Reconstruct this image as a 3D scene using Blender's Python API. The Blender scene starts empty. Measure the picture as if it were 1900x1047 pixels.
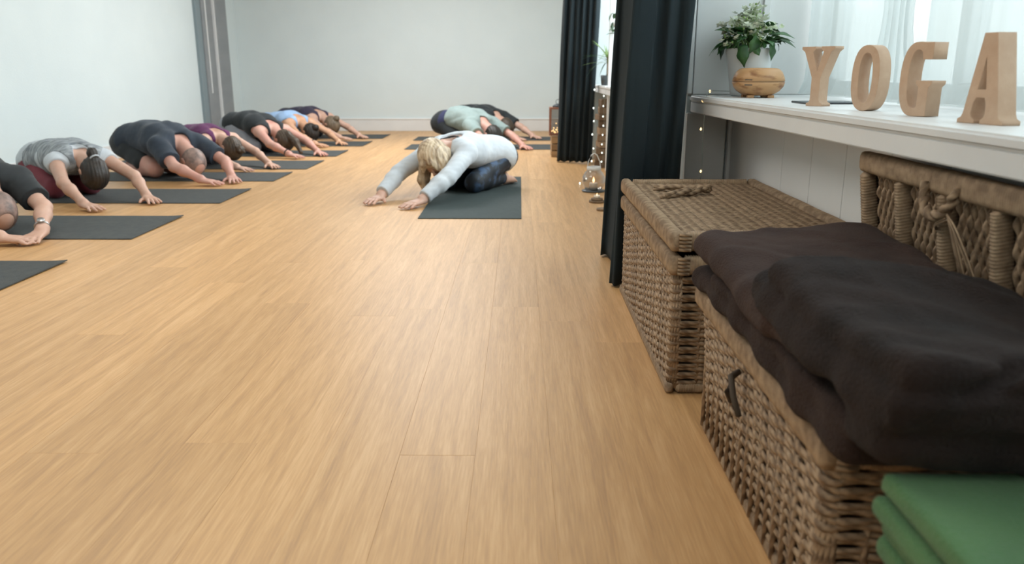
import bpy, bmesh, math, random
import numpy as np
import openvdb
from mathutils import Vector, Matrix, Euler
rnd = random.Random(7)
S = bpy.context.scene
C = S.collection

# ------------------------------------------------------------------ camera
FPX = 1480.0
cam_d = bpy.data.cameras.new('camera'); cam = bpy.data.objects.new('camera', cam_d); C.objects.link(cam)
cam_d.sensor_width = 36.0; cam_d.lens = FPX/1900*36; cam_d.clip_start = .05; cam_d.clip_end = 100
cam.location = (0, 0, .83)
cam.rotation_euler = (math.radians(90-14.89), 0, math.radians(.56))
cam_d.dof.use_dof = True; cam_d.dof.focus_distance = 2.5; cam_d.dof.aperture_fstop = 4.0
S.camera = cam
S.view_settings.view_transform = 'Standard'; S.view_settings.look = 'None'
S.view_settings.gamma = 1; S.view_settings.exposure = -0.14
S.view_settings.use_curve_mapping = False
S.cycles.use_denoising = True
S.cycles.max_bounces = 8; S.cycles.diffuse_bounces = 5; S.cycles.transparent_max_bounces = 12
S.cycles.caustics_reflective = False; S.cycles.caustics_refractive = False
S.cycles.sample_clamp_indirect = 4
# ------------------------------------------------------------------ sky and lights
W = bpy.data.worlds.new('World'); S.world = W; W.use_nodes = True
bg = W.node_tree.nodes['Background']; bg.inputs[0].default_value = (.93, 1, .985, 1); bg.inputs[1].default_value = 1.75

def area(name, loc, rot, sx, sy, power, col=(1, 1, 1)):
    l = bpy.data.lights.new(name, 'AREA'); l.shape = 'RECTANGLE'; l.size = sx; l.size_y = sy
    l.energy = power; l.color = col
    o = bpy.data.objects.new(name, l); o.location = loc; o.rotation_euler = rot; C.objects.link(o); return o
R90 = math.pi/2
DAY = (.88, .95, 1)
area('window_daylight', (1.62, 1.1, 1.88), (0, R90, 0), .95, 4.6, 120, DAY)
area('far_window_daylight', (1.62, 5.6, 1.75), (0, R90, 0), 1.3, 3.4, 170, DAY)
area('ceiling_fill_light', (-1.6, 3.0, 2.66), (0, 0, 0), 1.6, 1.6, 50, (1, .98, .94))  # added overhead fill for the near room and baskets, no known lamp there
area('ceiling_fill_light', (-1.0, 8.5, 2.66), (0, 0, 0), 1.6, 1.6, 140, (.97, .99, 1))  # added fill that brightens the back wall, not a real fitting
area('ceiling_fill_light', (-1.2, -.6, 2.66), (0, 0, 0), 1.4, 1.4, 20, (1, .97, .92))  # weak fill added behind the camera to lift the sill and boards

# ------------------------------------------------------------------ materials
def mat(name, col, rough=.6, var=None, vscale=(8, 8, 8), bump=0, bscale=(60, 60, 60), coord='Object', detail=4,
        rand=0, sheen=0, emis=None, estr=0, metallic=0, spec=.5, ramp=(.3, .7), island=False, sss=0, coat=0):
    m = bpy.data.materials.new(name); m.use_nodes = True
    nt = m.node_tree; N = nt.nodes; L = nt.links; b = N['Principled BSDF']
    b.inputs['Base Color'].default_value = (*col, 1); b.inputs['Roughness'].default_value = rough
    b.inputs['Metallic'].default_value = metallic; b.inputs['Specular IOR Level'].default_value = spec
    if sheen: b.inputs['Sheen Weight'].default_value = sheen; b.inputs['Sheen Roughness'].default_value = .4
    if coat: b.inputs['Coat Weight'].default_value = coat
    if sss:
        b.inputs['Subsurface Weight'].default_value = sss; b.inputs['Subsurface Scale'].default_value = .01
    if emis: b.inputs['Emission Color'].default_value = (*emis, 1); b.inputs['Emission Strength'].default_value = estr
    tc = N.new('ShaderNodeTexCoord'); src = tc.outputs[coord]
    if rand:
        oi = N.new('ShaderNodeObjectInfo'); mu = N.new('ShaderNodeVectorMath'); mu.operation = 'SCALE'
        cmb = N.new('ShaderNodeCombineXYZ')
        for i in range(3): L.new(oi.outputs['Random'], cmb.inputs[i])
        L.new(cmb.outputs[0], mu.inputs[0]); mu.inputs['Scale'].default_value = 37
        ad = N.new('ShaderNodeVectorMath'); L.new(src, ad.inputs[0]); L.new(mu.outputs[0], ad.inputs[1]); src = ad.outputs[0]
    def noise(sc, det):
        mp = N.new('ShaderNodeMapping'); mp.inputs['Scale'].default_value = sc; L.new(src, mp.inputs[0])
        n = N.new('ShaderNodeTexNoise'); n.inputs['Scale'].default_value = 1; n.inputs['Detail'].default_value = det
        L.new(mp.outputs[0], n.inputs['Vector']); return n
    if var:
        n = noise(vscale, detail); r = N.new('ShaderNodeValToRGB')
        r.color_ramp.elements[0].position = ramp[0]; r.color_ramp.elements[1].position = ramp[1]
        r.color_ramp.elements[0].color = (*col, 1); r.color_ramp.elements[1].color = (*var, 1)
        L.new(n.outputs[0], r.inputs[0]); out = r.outputs[0]
        if rand:
            hs = N.new('ShaderNodeHueSaturation'); mr = N.new('ShaderNodeMapRange')
            L.new(oi.outputs['Random'], mr.inputs[0]); mr.inputs[3].default_value = 1-rand; mr.inputs[4].default_value = 1+rand
            L.new(mr.outputs[0], hs.inputs['Value']); L.new(out, hs.inputs['Color']); out = hs.outputs[0]
        L.new(out, b.inputs['Base Color'])
    if bump:
        n2 = noise(bscale, 3); bp = N.new('ShaderNodeBump'); bp.inputs['Strength'].default_value = bump
        bp.inputs['Distance'].default_value = .004
        L.new(n2.outputs[0], bp.inputs['Height']); L.new(bp.outputs[0], b.inputs['Normal'])
    return m

M = {}
M['wall'] = mat('wall_paint', (.665, .735, .74), .7, (.64, .71, .72), (3, 3, 3), .35, (70, 70, 70))
M['white'] = mat('white_gloss_paint', (.73, .74, .735), .4, (.68, .69, .69), (5, 5, 5), .1, (30, 30, 30))
M['panel'] = mat('cream_panel_paint', (.70, .695, .68), .5, (.66, .655, .64), (4, 4, 4), .1, (40, 40, 40))
M['ceil'] = mat('ceiling_paint', (.75, .77, .78), .8)
M['grey_frame'] = mat('grey_door_paint', (.26, .27, .28), .5, (.22, .235, .245), (2, 2, 8))
M['blue_frame'] = mat('blue_grey_door_paint', (.20, .25, .27), .5)
M['black'] = mat('soft_black', (.018, .024, .028), .6)
M['curtain'] = mat('black_curtain_cloth', (.022, .030, .033), .95, (.018, .025, .029), (3, 3, 3), .2, (300, 300, 300), spec=.15, sheen=.04)
M['mat'] = mat('yoga_mat_rubber', (.040, .046, .047), .78, (.058, .062, .060), (25, 25, 25), .6, (260, 260, 260), rand=.12)
M['mat2'] = mat('teacher_mat_rubber', (.022, .036, .036), .8, (.030, .046, .045), (25, 25, 25), .6, (260, 260, 260))
M['skin'] = mat('skin', (.50, .295, .215), .55, (.56, .36, .28), (14, 14, 14), .08, (120, 120, 120), sss=.08)
M['skin_pink'] = mat('skin_pink', (.53, .31, .245), .55, (.54, .27, .215), (9, 9, 9), .08, (120, 120, 120), sss=.08)
M['skin_tan'] = mat('skin_tan', (.50, .27, .16), .5, (.56, .33, .21), (14, 14, 14), .08, (120, 120, 120), sss=.08)
M['brown_blanket'] = mat('brown_fleece', (.022, .014, .012), .95, (.038, .024, .020), (9, 9, 9), 1.0, (220, 220, 220), spec=.1, sheen=.03, detail=5)
M['red_blanket'] = mat('red_brown_fleece', (.034, .021, .018), .95, (.055, .034, .028), (9, 9, 9), 1.0, (220, 220, 220), spec=.1, sheen=.04, detail=5)
M['dark_blanket'] = mat('dark_brown_fleece', (.014, .011, .0105), .95, (.025, .017, .015), (9, 9, 9), 1.0, (220, 220, 220), spec=.1, sheen=.03, detail=5)
M['green_blanket'] = mat('green_fleece', (.056, .135, .056), .95, (.074, .165, .062), (9, 9, 9), .8, (260, 260, 260), sheen=.1)
M['mdf'] = mat('raw_mdf', (.47, .31, .205), .7, (.53, .365, .25), (30, 30, 30), .12, (250, 250, 250))
M['pot'] = mat('white_ceramic', (.72, .75, .76), .35)
M['leaf'] = mat('leaf_green', (.020, .065, .022), .45, (.045, .13, .035), (30, 30, 30), .3, (60, 60, 60), rand=.35)
M['leaf_lt'] = mat('leaf_light_green', (.16, .27, .07), .5, (.26, .38, .12), (30, 30, 30), rand=.2)
M['petal'] = mat('cream_petal', (.86, .88, .80), .6, (.74, .80, .60), (40, 40, 40), rand=.1)
M['diffuser'] = mat('light_wood_grain', (.26, .11, .04), .45, (.50, .28, .125), (14, 14, 34), .05, (10, 10, 90), ramp=(.36, .50))
M['log'] = mat('rustic_wood', (.16, .10, .06), .8, (.26, .18, .11), (20, 20, 3), .6, (60, 60, 12), rand=.35)
M['crate'] = mat('crate_wood', (.27, .17, .09), .75, (.36, .24, .13), (4, 30, 30), .3, (8, 80, 80), rand=.2)
M['redwood'] = mat('red_brown_wood', (.22, .085, .05), .6, (.28, .12, .07), (20, 20, 4))
M['wire'] = mat('clear_wire', (.30, .33, .30), .4)
M['dwire'] = mat('green_wire', (.12, .16, .13), .4)
M['bulb'] = mat('warm_bulb', (1, .8, .5), .3, emis=(1, .66, .30), estr=3)
M['bulbw'] = mat('cool_bulb', (1, 1, .9), .3, emis=(.9, 1, .95), estr=3)
M['flame'] = mat('candle_flame', (1, .7, .4), .3, emis=(1, .55, .28), estr=4)
M['wax'] = mat('candle_wax', (.8, .72, .62), .5)
M['slate'] = mat('dark_device', (.05, .06, .065), .4)
M['steel'] = mat('steel', (.5, .5, .5), .3, metallic=.9)
M['linen'] = mat('dark_liner', (.05, .035, .022), .9)

def glassy(name, tint, gl, rough=.02):
    m = bpy.data.materials.new(name); m.use_nodes = True; nt = m.node_tree; N = nt.nodes; L = nt.links
    N.clear(); o = N.new('ShaderNodeOutputMaterial'); mx = N.new('ShaderNodeMixShader'); t = N.new('ShaderNodeBsdfTransparent')
    g = N.new('ShaderNodeBsdfGlossy'); t.inputs[0].default_value = (*tint, 1); g.inputs['Roughness'].default_value = rough
    f = N.new('ShaderNodeLayerWeight'); f.inputs[0].default_value = gl
    L.new(f.outputs['Facing'], mx.inputs[0]); L.new(t.outputs[0], mx.inputs[1]); L.new(g.outputs[0], mx.inputs[2]); L.new(mx.outputs[0], o.inputs[0])
    return m
M['glass'] = glassy('window_glass', (.96, .98, .98), .15)
M['lantern_glass'] = glassy('lantern_glass', (.80, .78, .76), .45, .08)
# sheer voile
m = bpy.data.materials.new('white_voile'); m.use_nodes = True; nt = m.node_tree; N = nt.nodes; N.clear()
o_ = N.new('ShaderNodeOutputMaterial'); mx = N.new('ShaderNodeMixShader'); mx2 = N.new('ShaderNodeMixShader')
tr = N.new('ShaderNodeBsdfTransparent'); tl = N.new('ShaderNodeBsdfTranslucent'); df = N.new('ShaderNodeBsdfDiffuse')
tl.inputs[0].default_value = (.68, .73, .72, 1); df.inputs[0].default_value = (.72, .78, .78, 1); mx.inputs[0].default_value = .45; mx2.inputs[0].default_value = .42
tr.inputs[0].default_value = (.93, .97, 1, 1)
nt.links.new(tl.outputs[0], mx2.inputs[1]); nt.links.new(df.outputs[0], mx2.inputs[2]); mx.inputs[0].default_value = .62
nt.links.new(tr.outputs[0], mx.inputs[1]); nt.links.new(mx2.outputs[0], mx.inputs[2]); nt.links.new(mx.outputs[0], o_.inputs[0])
M['voile'] = m

def floor_mat():
    m = bpy.data.materials.new('strand_bamboo'); m.use_nodes = True; nt = m.node_tree; N = nt.nodes; L = nt.links; b = N['Principled BSDF']
    tc = N.new('ShaderNodeTexCoord'); oi = N.new('ShaderNodeObjectInfo'); cmb = N.new('ShaderNodeCombineXYZ')
    mu = N.new('ShaderNodeMath'); mu.operation = 'MULTIPLY'; mu.inputs[1].default_value = 91; L.new(oi.outputs['Random'], mu.inputs[0])
    L.new(mu.outputs[0], cmb.inputs[0]); L.new(mu.outputs[0], cmb.inputs[1])
    ad = N.new('ShaderNodeVectorMath'); L.new(tc.outputs['Object'], ad.inputs[0]); L.new(cmb.outputs[0], ad.inputs[1])
    def nz(sc, det, dist=0):
        mp = N.new('ShaderNodeMapping'); mp.inputs['Scale'].default_value = sc; L.new(ad.outputs[0], mp.inputs[0])
        n = N.new('ShaderNodeTexNoise'); n.inputs['Scale'].default_value = 1; n.inputs['Detail'].default_value = det; n.inputs['Distortion'].default_value = dist
        L.new(mp.outputs[0], n.inputs['Vector']); return n.outputs[0]
    a = nz((230, 11, 1), 5, .4); c = nz((34, 1.6, 1), 4, .8)
    mx = N.new('ShaderNodeMath'); mx.operation = 'MULTIPLY_ADD'; mx.inputs[1].default_value = .42; L.new(a, mx.inputs[0])
    m2 = N.new('ShaderNodeMath'); m2.operation = 'MULTIPLY'; m2.inputs[1].default_value = .58; L.new(c, m2.inputs[0]); L.new(m2.outputs[0], mx.inputs[2])
    r = N.new('ShaderNodeValToRGB'); e = r.color_ramp.elements
    e[0].position = .33; e[0].color = (.42, .235, .102, 1); e[1].position = .66; e[1].color = (.62, .375, .178, 1)
    k = e.new(.5); k.color = (.53, .302, .128, 1)
    L.new(mx.outputs[0], r.inputs[0])
    hs = N.new('ShaderNodeHueSaturation'); mr = N.new('ShaderNodeMapRange'); L.new(oi.outputs['Random'], mr.inputs[0])
    mr.inputs[3].default_value = .95; mr.inputs[4].default_value = 1.06; L.new(mr.outputs[0], hs.inputs['Value']); L.new(r.outputs[0], hs.inputs['Color'])
    L.new(hs.outputs[0], b.inputs['Base Color']); b.inputs['Roughness'].default_value = .42
    bp = N.new('ShaderNodeBump'); bp.inputs['Strength'].default_value = .12; bp.inputs['Distance'].default_value = .002; L.new(a, bp.inputs['Height']); L.new(bp.outputs[0], b.inputs['Normal'])
    return m
M['floor'] = floor_mat()

def rope_mat(name, dark, lite, tw=220):
    """twisted grass cord: diagonal stripes along the strand's own uv"""
    m = bpy.data.materials.new(name); m.use_nodes = True; nt = m.node_tree; N = nt.nodes; L = nt.links; b = N['Principled BSDF']
    tc = N.new('ShaderNodeTexCoord'); mp = N.new('ShaderNodeMapping'); mp.inputs['Scale'].default_value = (tw, 1, 1); L.new(tc.outputs['UV'], mp.inputs[0])
    sx = N.new('ShaderNodeSeparateXYZ'); L.new(mp.outputs[0], sx.inputs[0])
    v = N.new('ShaderNodeMath'); v.operation = 'MULTIPLY_ADD'; v.inputs[1].default_value = 6.283*2; L.new(sx.outputs[1], v.inputs[0]); L.new(sx.outputs[0], v.inputs[2])
    s = N.new('ShaderNodeMath'); s.operation = 'SINE'; L.new(v.outputs[0], s.inputs[0])
    n = N.new('ShaderNodeTexNoise'); n.inputs['Scale'].default_value = 45; n.inputs['Detail'].default_value = 4; L.new(tc.outputs['Object'], n.inputs['Vector'])
    a = N.new('ShaderNodeMath'); a.operation = 'MULTIPLY_ADD'; a.inputs[1].default_value = .16; L.new(s.outputs[0], a.inputs[0]); L.new(n.outputs[0], a.inputs[2])
    r = N.new('ShaderNodeValToRGB'); r.color_ramp.elements[0].position = .28; r.color_ramp.elements[1].position = .72
    r.color_ramp.elements[0].color = (*dark, 1); r.color_ramp.elements[1].color = (*lite, 1); L.new(a.outputs[0], r.inputs[0])
    L.new(r.outputs[0], b.inputs['Base Color']); b.inputs['Roughness'].default_value = .8
    bp = N.new('ShaderNodeBump'); bp.inputs['Strength'].default_value = .8; bp.inputs['Distance'].default_value = .002; L.new(a.outputs[0], bp.inputs['Height']); L.new(bp.outputs[0], b.inputs['Normal'])
    return m
M['rope'] = rope_mat('seagrass_cord', (.15, .095, .055), (.38, .265, .165))
M['wrap'] = rope_mat('seagrass_wrapping', (.19, .125, .075), (.40, .285, .18), 0)

# ------------------------------------------------------------------ helpers
def link(name, me, m, parent=None, loc=None, smooth=False):
    o = bpy.data.objects.new(name, me); C.objects.link(o)
    if m is not None and not me.materials: me.materials.append(m)
    if parent is not None: o.parent = parent
    if loc is not None: o.location = loc
    if smooth: me.shade_smooth()
    return o
def tag(o, label=None, cat=None, group=None, kind=None):
    if label: o['label'] = label
    if cat: o['category'] = cat
    if group: o['group'] = group
    if kind: o['kind'] = kind
    return o
def empty(name, loc=(0, 0, 0), rz=0, **k):
    o = bpy.data.objects.new(name, None); o.location = loc; o.rotation_euler = (0, 0, rz); o.empty_display_size = .05; C.objects.link(o)
    tag(o, **k); return o
def bm_mesh(bm, name='m'):
    me = bpy.data.meshes.new(name); bm.normal_update(); bm.to_mesh(me); bm.free(); return me
def box_me(x0, x1, y0, y1, z0, z1, bev=0, seg=2):
    bm = bmesh.new(); bmesh.ops.create_cube(bm, size=1)
    for v in bm.verts:
        v.co = Vector(((x0+x1)/2+v.co.x*(x1-x0), (y0+y1)/2+v.co.y*(y1-y0), (z0+z1)/2+v.co.z*(z1-z0)))
    if bev: bmesh.ops.bevel(bm, geom=bm.edges[:], offset=bev, segments=seg, affect='EDGES', profile=.5)
    return bm_mesh(bm)
def box(name, b, m, parent=None, bev=0, loc=None, **k):
    o = link(name, box_me(*b, bev=bev), m, parent, loc); tag(o, **k); return o
def lathe_me(prof, n=32, cap=True):
    vs, fs = [], []
    for r, z in prof:
        for i in range(n): a = 2*math.pi*i/n; vs.append((r*math.cos(a), r*math.sin(a), z))
    for j in range(len(prof)-1):
        for i in range(n): fs.append((j*n+i, j*n+(i+1) % n, (j+1)*n+(i+1) % n, (j+1)*n+i))
    if cap:
        if prof[0][0] > 1e-4: fs.append(tuple(range(n-1, -1, -1)))
        if prof[-1][0] > 1e-4: fs.append(tuple((len(prof)-1)*n+i for i in range(n)))
    me = bpy.data.meshes.new('lathe'); me.from_pydata(vs, [], fs); me.shade_smooth(); return me
def tube_me(pts, rad, n=6, closed=False, sec=None, uvlen=True, up=Vector((0, 0, 1))):
    """tube along pts; rad scalar or list; sec = optional (a,b) section scale; uv.x metres along, uv.y around"""
    P = [Vector(p) for p in pts]; K = len(P); vs, fs, uv = [], [], []
    if not hasattr(rad, '__len__'): rad = [rad]*K
    sa, sb = sec or (1, 1); s = 0; ss = []
    for i, p in enumerate(P):
        if i: s += (p-P[i-1]).length
        ss.append(s)
        if closed: t = P[(i+1) % K]-P[i-1]
        else: t = P[min(i+1, K-1)]-P[max(i-1, 0)]
        t.normalize(); u = up if abs(t.dot(up)) < .95 else Vector((1, 0, 0))
        x = t.cross(u).normalized(); y = x.cross(t).normalized()
        for j in range(n):
            a = 2*math.pi*j/n
            vs.append(p+x*(math.cos(a)*rad[i]*sa)+y*(math.sin(a)*rad[i]*sb))
    m = K if closed else K-1
    for i in range(m):
        i2 = (i+1) % K
        for j in range(n):
            j2 = (j+1) % n
            fs.append((i*n+j, i*n+j2, i2*n+j2, i2*n+j))
            u1 = ss[i]; u2 = ss[i2] if i2 else s+(P[0]-P[-1]).length
            uv += [u1, j/n, u1, (j+1)/n, u2, (j+1)/n, u2, j/n]
    nf = len(fs)
    if not closed: fs += [tuple(range(n-1, -1, -1)), tuple((K-1)*n+j for j in range(n))]; uv += [0, 0]*(2*n)
    me = bpy.data.meshes.new('tube'); me.from_pydata([tuple(v) for v in vs], [], fs)
    l = me.uv_layers.new(name='UVMap'); l.data.foreach_set('uv', uv); me.shade_smooth(); return me
def join_me(meshes):
    bm = bmesh.new()
    for q in meshes: bm.from_mesh(q); bpy.data.meshes.remove(q)
    me = bpy.data.meshes.new('joined'); bm.to_mesh(me); bm.free(); return me
def copy_tree(o, parent=None):
    c = o.copy(); C.objects.link(c)
    if parent is not None: c.parent = parent
    for ch in list(o.children): copy_tree(ch, c)
    return c

# ------------------------------------------------------------------ the room
XL, XR, YB, YN, ZC = -3.9, .89, 11.4, -1.6, 2.7
fl = empty('floor', (0, 0, 0), kind='structure')
box('subfloor', (XL-.1, 1.5, YN-.1, YB+.2, -.08, -.014), M['linen'], fl)
PW = .168
nrow = int((XR+.02-XL)/PW)+1
x = XR+.02
for i in range(nrow):
    y = YN-rnd.random()*1.6-.2
    while y < YB:
        L_ = 1.83
        a, b = max(y, YN), min(y+L_, YB); y += L_
        if b-a < .05: continue
        x1 = x; x0 = max(x-PW, XL)
        w = (x1-x0)/2-.00008; h = (b-a)/2-.00008
        dz = rnd.uniform(-.0003, .0003)
        link('floorboard', box_me(-w, w, -h, h, -.014, 0, bev=.00025, seg=1), M['floor'], fl, ((x0+x1)/2, (a+b)/2, dz))
    x -= PW

box('wall_left', (XL-.12, XL, YN, 9.97, 0, ZC), M['wall'], kind='structure')
box('wall_left', (XL-.12, XL, 10.93, YB, 0, ZC), M['wall'], kind='structure')
box('wall_back', (XL-.12, 1.5, YB, YB+.12, 0, ZC), M['wall'], kind='structure')
box('wall_front', (XL-.12, 1.5, YN-.12, YN, 0, ZC), M['wall'], kind='structure')
box('ceiling', (XL-.12, 1.5, YN-.12, YB+.12, ZC, ZC+.1), M['ceil'], kind='structure')
bb = empty('baseboard_back', (0, 0, 0), kind='structure')
box('skirting_board', (XL+.02, XR, YB-.022, YB-.001, 0, .155), M['white'], bb, bev=.003)
box('skirting_cap', (XL+.02, XR, YB-.03, YB-.001, .155, .178), M['white'], bb, bev=.008)
box('baseboard_left', (XL+.001, XL+.02, YN, 9.97, 0, .14), M['white'], kind='structure', bev=.004)
# door in the left wall near the back
d = empty('door_1', (XL, 0, 0), kind='structure')
box('door_jamb', (-.02, .035, 9.97, 10.12, 0, ZC), M['blue_frame'], d, bev=.004)
box('door_jamb', (-.02, .05, 10.12, 10.22, 0, ZC), M['grey_frame'], d, bev=.004)
box('door_seal', (-.02, .055, 10.225, 10.25, .55, ZC), M['white'], d, bev=.002)
box('door_leaf', (-.05, .02, 10.25, 10.55, 0, ZC), M['grey_frame'], d, bev=.003)
box('door_stop', (-.02, .05, 10.53, 10.56, .12, ZC), M['white'], d, bev=.002)
box('door_jamb', (-.02, .06, 10.56, 10.93, 0, ZC), M['grey_frame'], d, bev=.004)

# right wall: boards under the near sill
wr = empty('wall_right', (0, 0, 0), kind='structure')
ys = [3.55, 2.73, 2.46, 2.2, 1.93, 1.66, 1.39, 1.12, .85, .58, .31, .04, -.23, -.5, -.77, -1.04, -1.31, -1.6]
for a, b in zip(ys[1:], ys[:-1]):
    box('wall_board', (XR, XR+.02, a+.0015, b-.0015, 0, .67), M['panel'], wr, bev=.003)
box('wall_backing', (XR+.016, XR+.12, YN, 3.62, 0, .66), M['panel'], wr)
box('reveal_board', (.705, .872, 3.435, 3.461, 0, .655), M['panel'], wr, bev=.003)
box('cover_strip', (XR-.014, XR+.001, 3.405, 3.434, 0, .66), M['panel'], wr, bev=.004)
rv = empty('trim_2', (0, 0, 0), kind='structure')
box('corner_bead', (.697, .7205, 3.432, 3.461, .731, ZC), M['white'], rv, bev=.006)
box('reveal_board', (.7215, 1.0, 3.43, 3.46, .731, ZC), M['white'], rv, bev=.003)
box('reveal_board', (1.003, 1.32, 3.43, 3.46, .731, ZC), M['white'], rv, bev=.003)
box('reveal_batten', (.988, 1.016, 3.418, 3.4295, .731, ZC), M['white'], rv, bev=.003)
box('wall_right', (.705, 1.32, 3.462, 3.75, 0, ZC), M['wall'], kind='structure')
box('wall_right', (1.25, 1.37, YN, 7.75, 2.35, ZC), M['wall'], kind='structure')
box('wall_right', (.80, .92, 3.75, 7.70, 0, .63), M['wall'], kind='structure')
box('wall_right', (.66, 1.37, 7.72, 7.84, 0, ZC), M['wall'], kind='structure')
box('wall_right', (.89, 1.0, 7.84, YB, 0, ZC), M['wall'], kind='structure')

def window(name, y0, y1, xf, zt, nm, par_kind='structure'):
    w = empty(name, (0, 0, 0), kind=par_kind)
    z0, z1 = zt, 2.35
    for a, b, c, e in ((y0, y1, z0, z0+.06), (y0, y1, z1-.06, z1)):
        box('window_frame', (1.28, 1.34, a, b, c, e), M['white'], w, bev=.004)
    for k in range(nm+1):
        yy = y0+(y1-y0)*k/nm
        box('mullion', (1.28, 1.34, max(y0, yy-.03), min(y1, yy+.03), z0+.061, z1-.061), M['white'], w, bev=.004)
        if k < nm:
            box('pane', (1.305, 1.311, yy+.031, y0+(y1-y0)*(k+1)/nm-.031, z0+.061, z1-.061), M['glass'], w)
    return w
w1 = window('window_1', YN, 3.43, .755, .73, 5)
# sill board with a rounded front corner, and the fascia under it
def sill(parent, xf, xb, y0, y1, zt, rc=.07):
    def slab(name, x0, z0, z1, r, bev):
        skx = .035 if rc > .05 else 0; x0s = x0+skx*(1.8-y0); x0 = x0-skx*(y1-1.8)
        pts = [(x0s, y0), (xb, y0), (xb, y1)]
        for i in range(9):
            a = R90+R90*i/8; pts.append((x0+r+r*math.cos(a), y1-r+r*math.sin(a)))
        bm = bmesh.new(); vs = [bm.verts.new((p[0], p[1], z0)) for p in pts]; f = bm.faces.new(vs)
        q = bmesh.ops.extrude_face_region(bm, geom=[f])
        for v in q['geom']:
            if isinstance(v, bmesh.types.BMVert): v.co.z = z1
        bmesh.ops.recalc_face_normals(bm, faces=bm.faces)
        bmesh.ops.bevel(bm, geom=[e for e in bm.edges if abs(e.verts[0].co.z-e.verts[1].co.z) < 1e-5], offset=bev, segments=3, affect='EDGES')
        o = link(name, bm_mesh(bm), M['white'], parent); return o
    slab('sill_board', xf, zt-.024, zt, rc, .006)
    slab('sill_fascia', xf+.006, zt-.068, zt-.0245, rc-.006, .003)
sill(w1, .755, 1.28, YN, 3.43, .73)
w2 = window('window_2', 3.75, 7.72, .70, .70, 4)
sill(w2, .70, 1.28, 3.755, 7.715, .70, .02)
box('trim_1', (.725, .765, 6.78, 6.82, 0, ZC), M['white'], kind='structure', bev=.004)

# ------------------------------------------------------------------ drapes
def drape(name, plan, z0, z1, lean, m, amp_top=1.0, thick=.004, nz=40, jitter=.004, seed=1, sub=6):
    """thick cloth hung from a plan curve (list of xy), smooth-sampled"""
    r = random.Random(seed); P = [Vector(p) for p in plan]; pts = []
    for i in range(len(P)-1):
        p0, p1, p2, p3 = P[max(i-1, 0)], P[i], P[i+1], P[min(i+2, len(P)-1)]
        for k in range(sub):
            t = k/sub
            pts.append(.5*((2*p1)+(p2-p0)*t+(2*p0-5*p1+4*p2-p3)*t*t+(3*p1-p0-3*p2+p3)*t**3))
    pts.append(P[-1]); n = len(pts); cx = sum(p.x for p in pts)/n; cy = sum(p.y for p in pts)/n
    ph = [r.uniform(0, 6) for _ in range(n)]
    vs = []
    for j in range(nz+1):
        t = j/nz; z = z0+(z1-z0)*t
        for i, p in enumerate(pts):
            w = math.sin(i*.7+z*2.1+seed)*jitter+math.sin(i*.31-z*3.3)*jitter
            vs.append((p.x+lean[0]*z+w, p.y+lean[1]*z+w*.8, z+(.004*math.sin(i*.5) if j == 0 else 0)))
    fs = [(j*n+i, j*n+i+1, (j+1)*n+i+1, (j+1)*n+i) for j in range(nz) for i in range(n-1)]
    me = bpy.data.meshes.new(name); me.from_pydata(vs, [], fs); me.shade_smooth()
    o = link(name, me, m)
    if thick:
        s = o.modifiers.new('thickness', 'SOLIDIFY'); s.thickness = thick; s.offset = 0
    return o
def zig(p0, p1, n, amp, r):
    a, b = Vector(p0), Vector(p1); d = (b-a); nn = Vector((-d.y, d.x)).normalized(); out = []
    for i in range(n+1):
        t = i/n; out.append(tuple(a+d*t+nn*amp*(1 if i % 2 else -1)*r.uniform(.6, 1.2)))
    return out
rr = random.Random(3)
plan = zig((.62, 3.30), (.44, 3.36), 5, .018, rr)+[(.41, 3.40), (.378, 3.375), (.372, 3.34), (.40, 3.30), (.43, 3.22), (.415, 3.12), (.375, 3.085), (.362, 3.055), (.372, 3.035), (.40, 3.045)]+zig((.44, 3.075), (.615, 3.14), 5, .014, rr)
# push the far fold back to where it hangs
plan = [(x, y+(.23 if y > 3.29 and x < .43 else (.12 if y > 3.25 else 0))) for x, y in plan]
cu = drape('blackout_curtain', plan, .012, 2.6, (.042, 0), M['curtain'], seed=2)
tag(cu, 'long black blackout curtain standing behind the wicker hamper, beside the white sill end', 'curtain')
plan = [(.36, 7.56), (.345, 7.50), (.36, 7.44), (.39, 7.47)]+zig((.42, 7.43), (.63, 7.36), 8, .02, rr)+[(.655, 7.38), (.66, 7.45)]
cu = drape('blackout_curtain', plan, .012, 2.6, (.028, 0), M['curtain'], seed=5)
tag(cu, 'black blackout curtain in the distance, near the back wall and the wooden lantern', 'curtain')

def sheer(y0, y1, x, n, amp, seed, pinch=None, z0=.737, label=''):
    r = random.Random(seed); nz = 30; K = n*6; vs = []
    ph = r.uniform(0, 6)
    for j in range(nz+1):
        t = j/nz; z = z0+(2.32-z0)*t
        for i in range(K+1):
            u = i/K; y = y0+(y1-y0)*u
            if pinch:
                k = math.exp(-((z-pinch[1])/.34)**2); y = y+(pinch[0]-y)*.74*k
            f = math.sin(u*n*6.283+ph+.5*math.sin(z*2))+.4*math.sin(u*n*2.3*6.283+z)
            xx = x+f*amp*(.75+.25*math.cos(z*3))-(.05*max(0, 1-(z-z0)/.06)*(.6+.4*math.sin(u*9+seed)))
            vs.append((xx, y, z))
    w = K+1
    fs = [(j*w+i, j*w+i+1, (j+1)*w+i+1, (j+1)*w+i) for j in range(nz) for i in range(K)]
    me = bpy.data.meshes.new('sheer'); me.from_pydata(vs, [], fs); me.shade_smooth()
    o = link('sheer_curtain', me, M['voile']); tag(o, label, 'curtain'); return o
sheer(2.62, 3.41, 1.17, 7, .012, 1, label='white sheer curtain behind the flowering plant, hanging to the sill')
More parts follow.
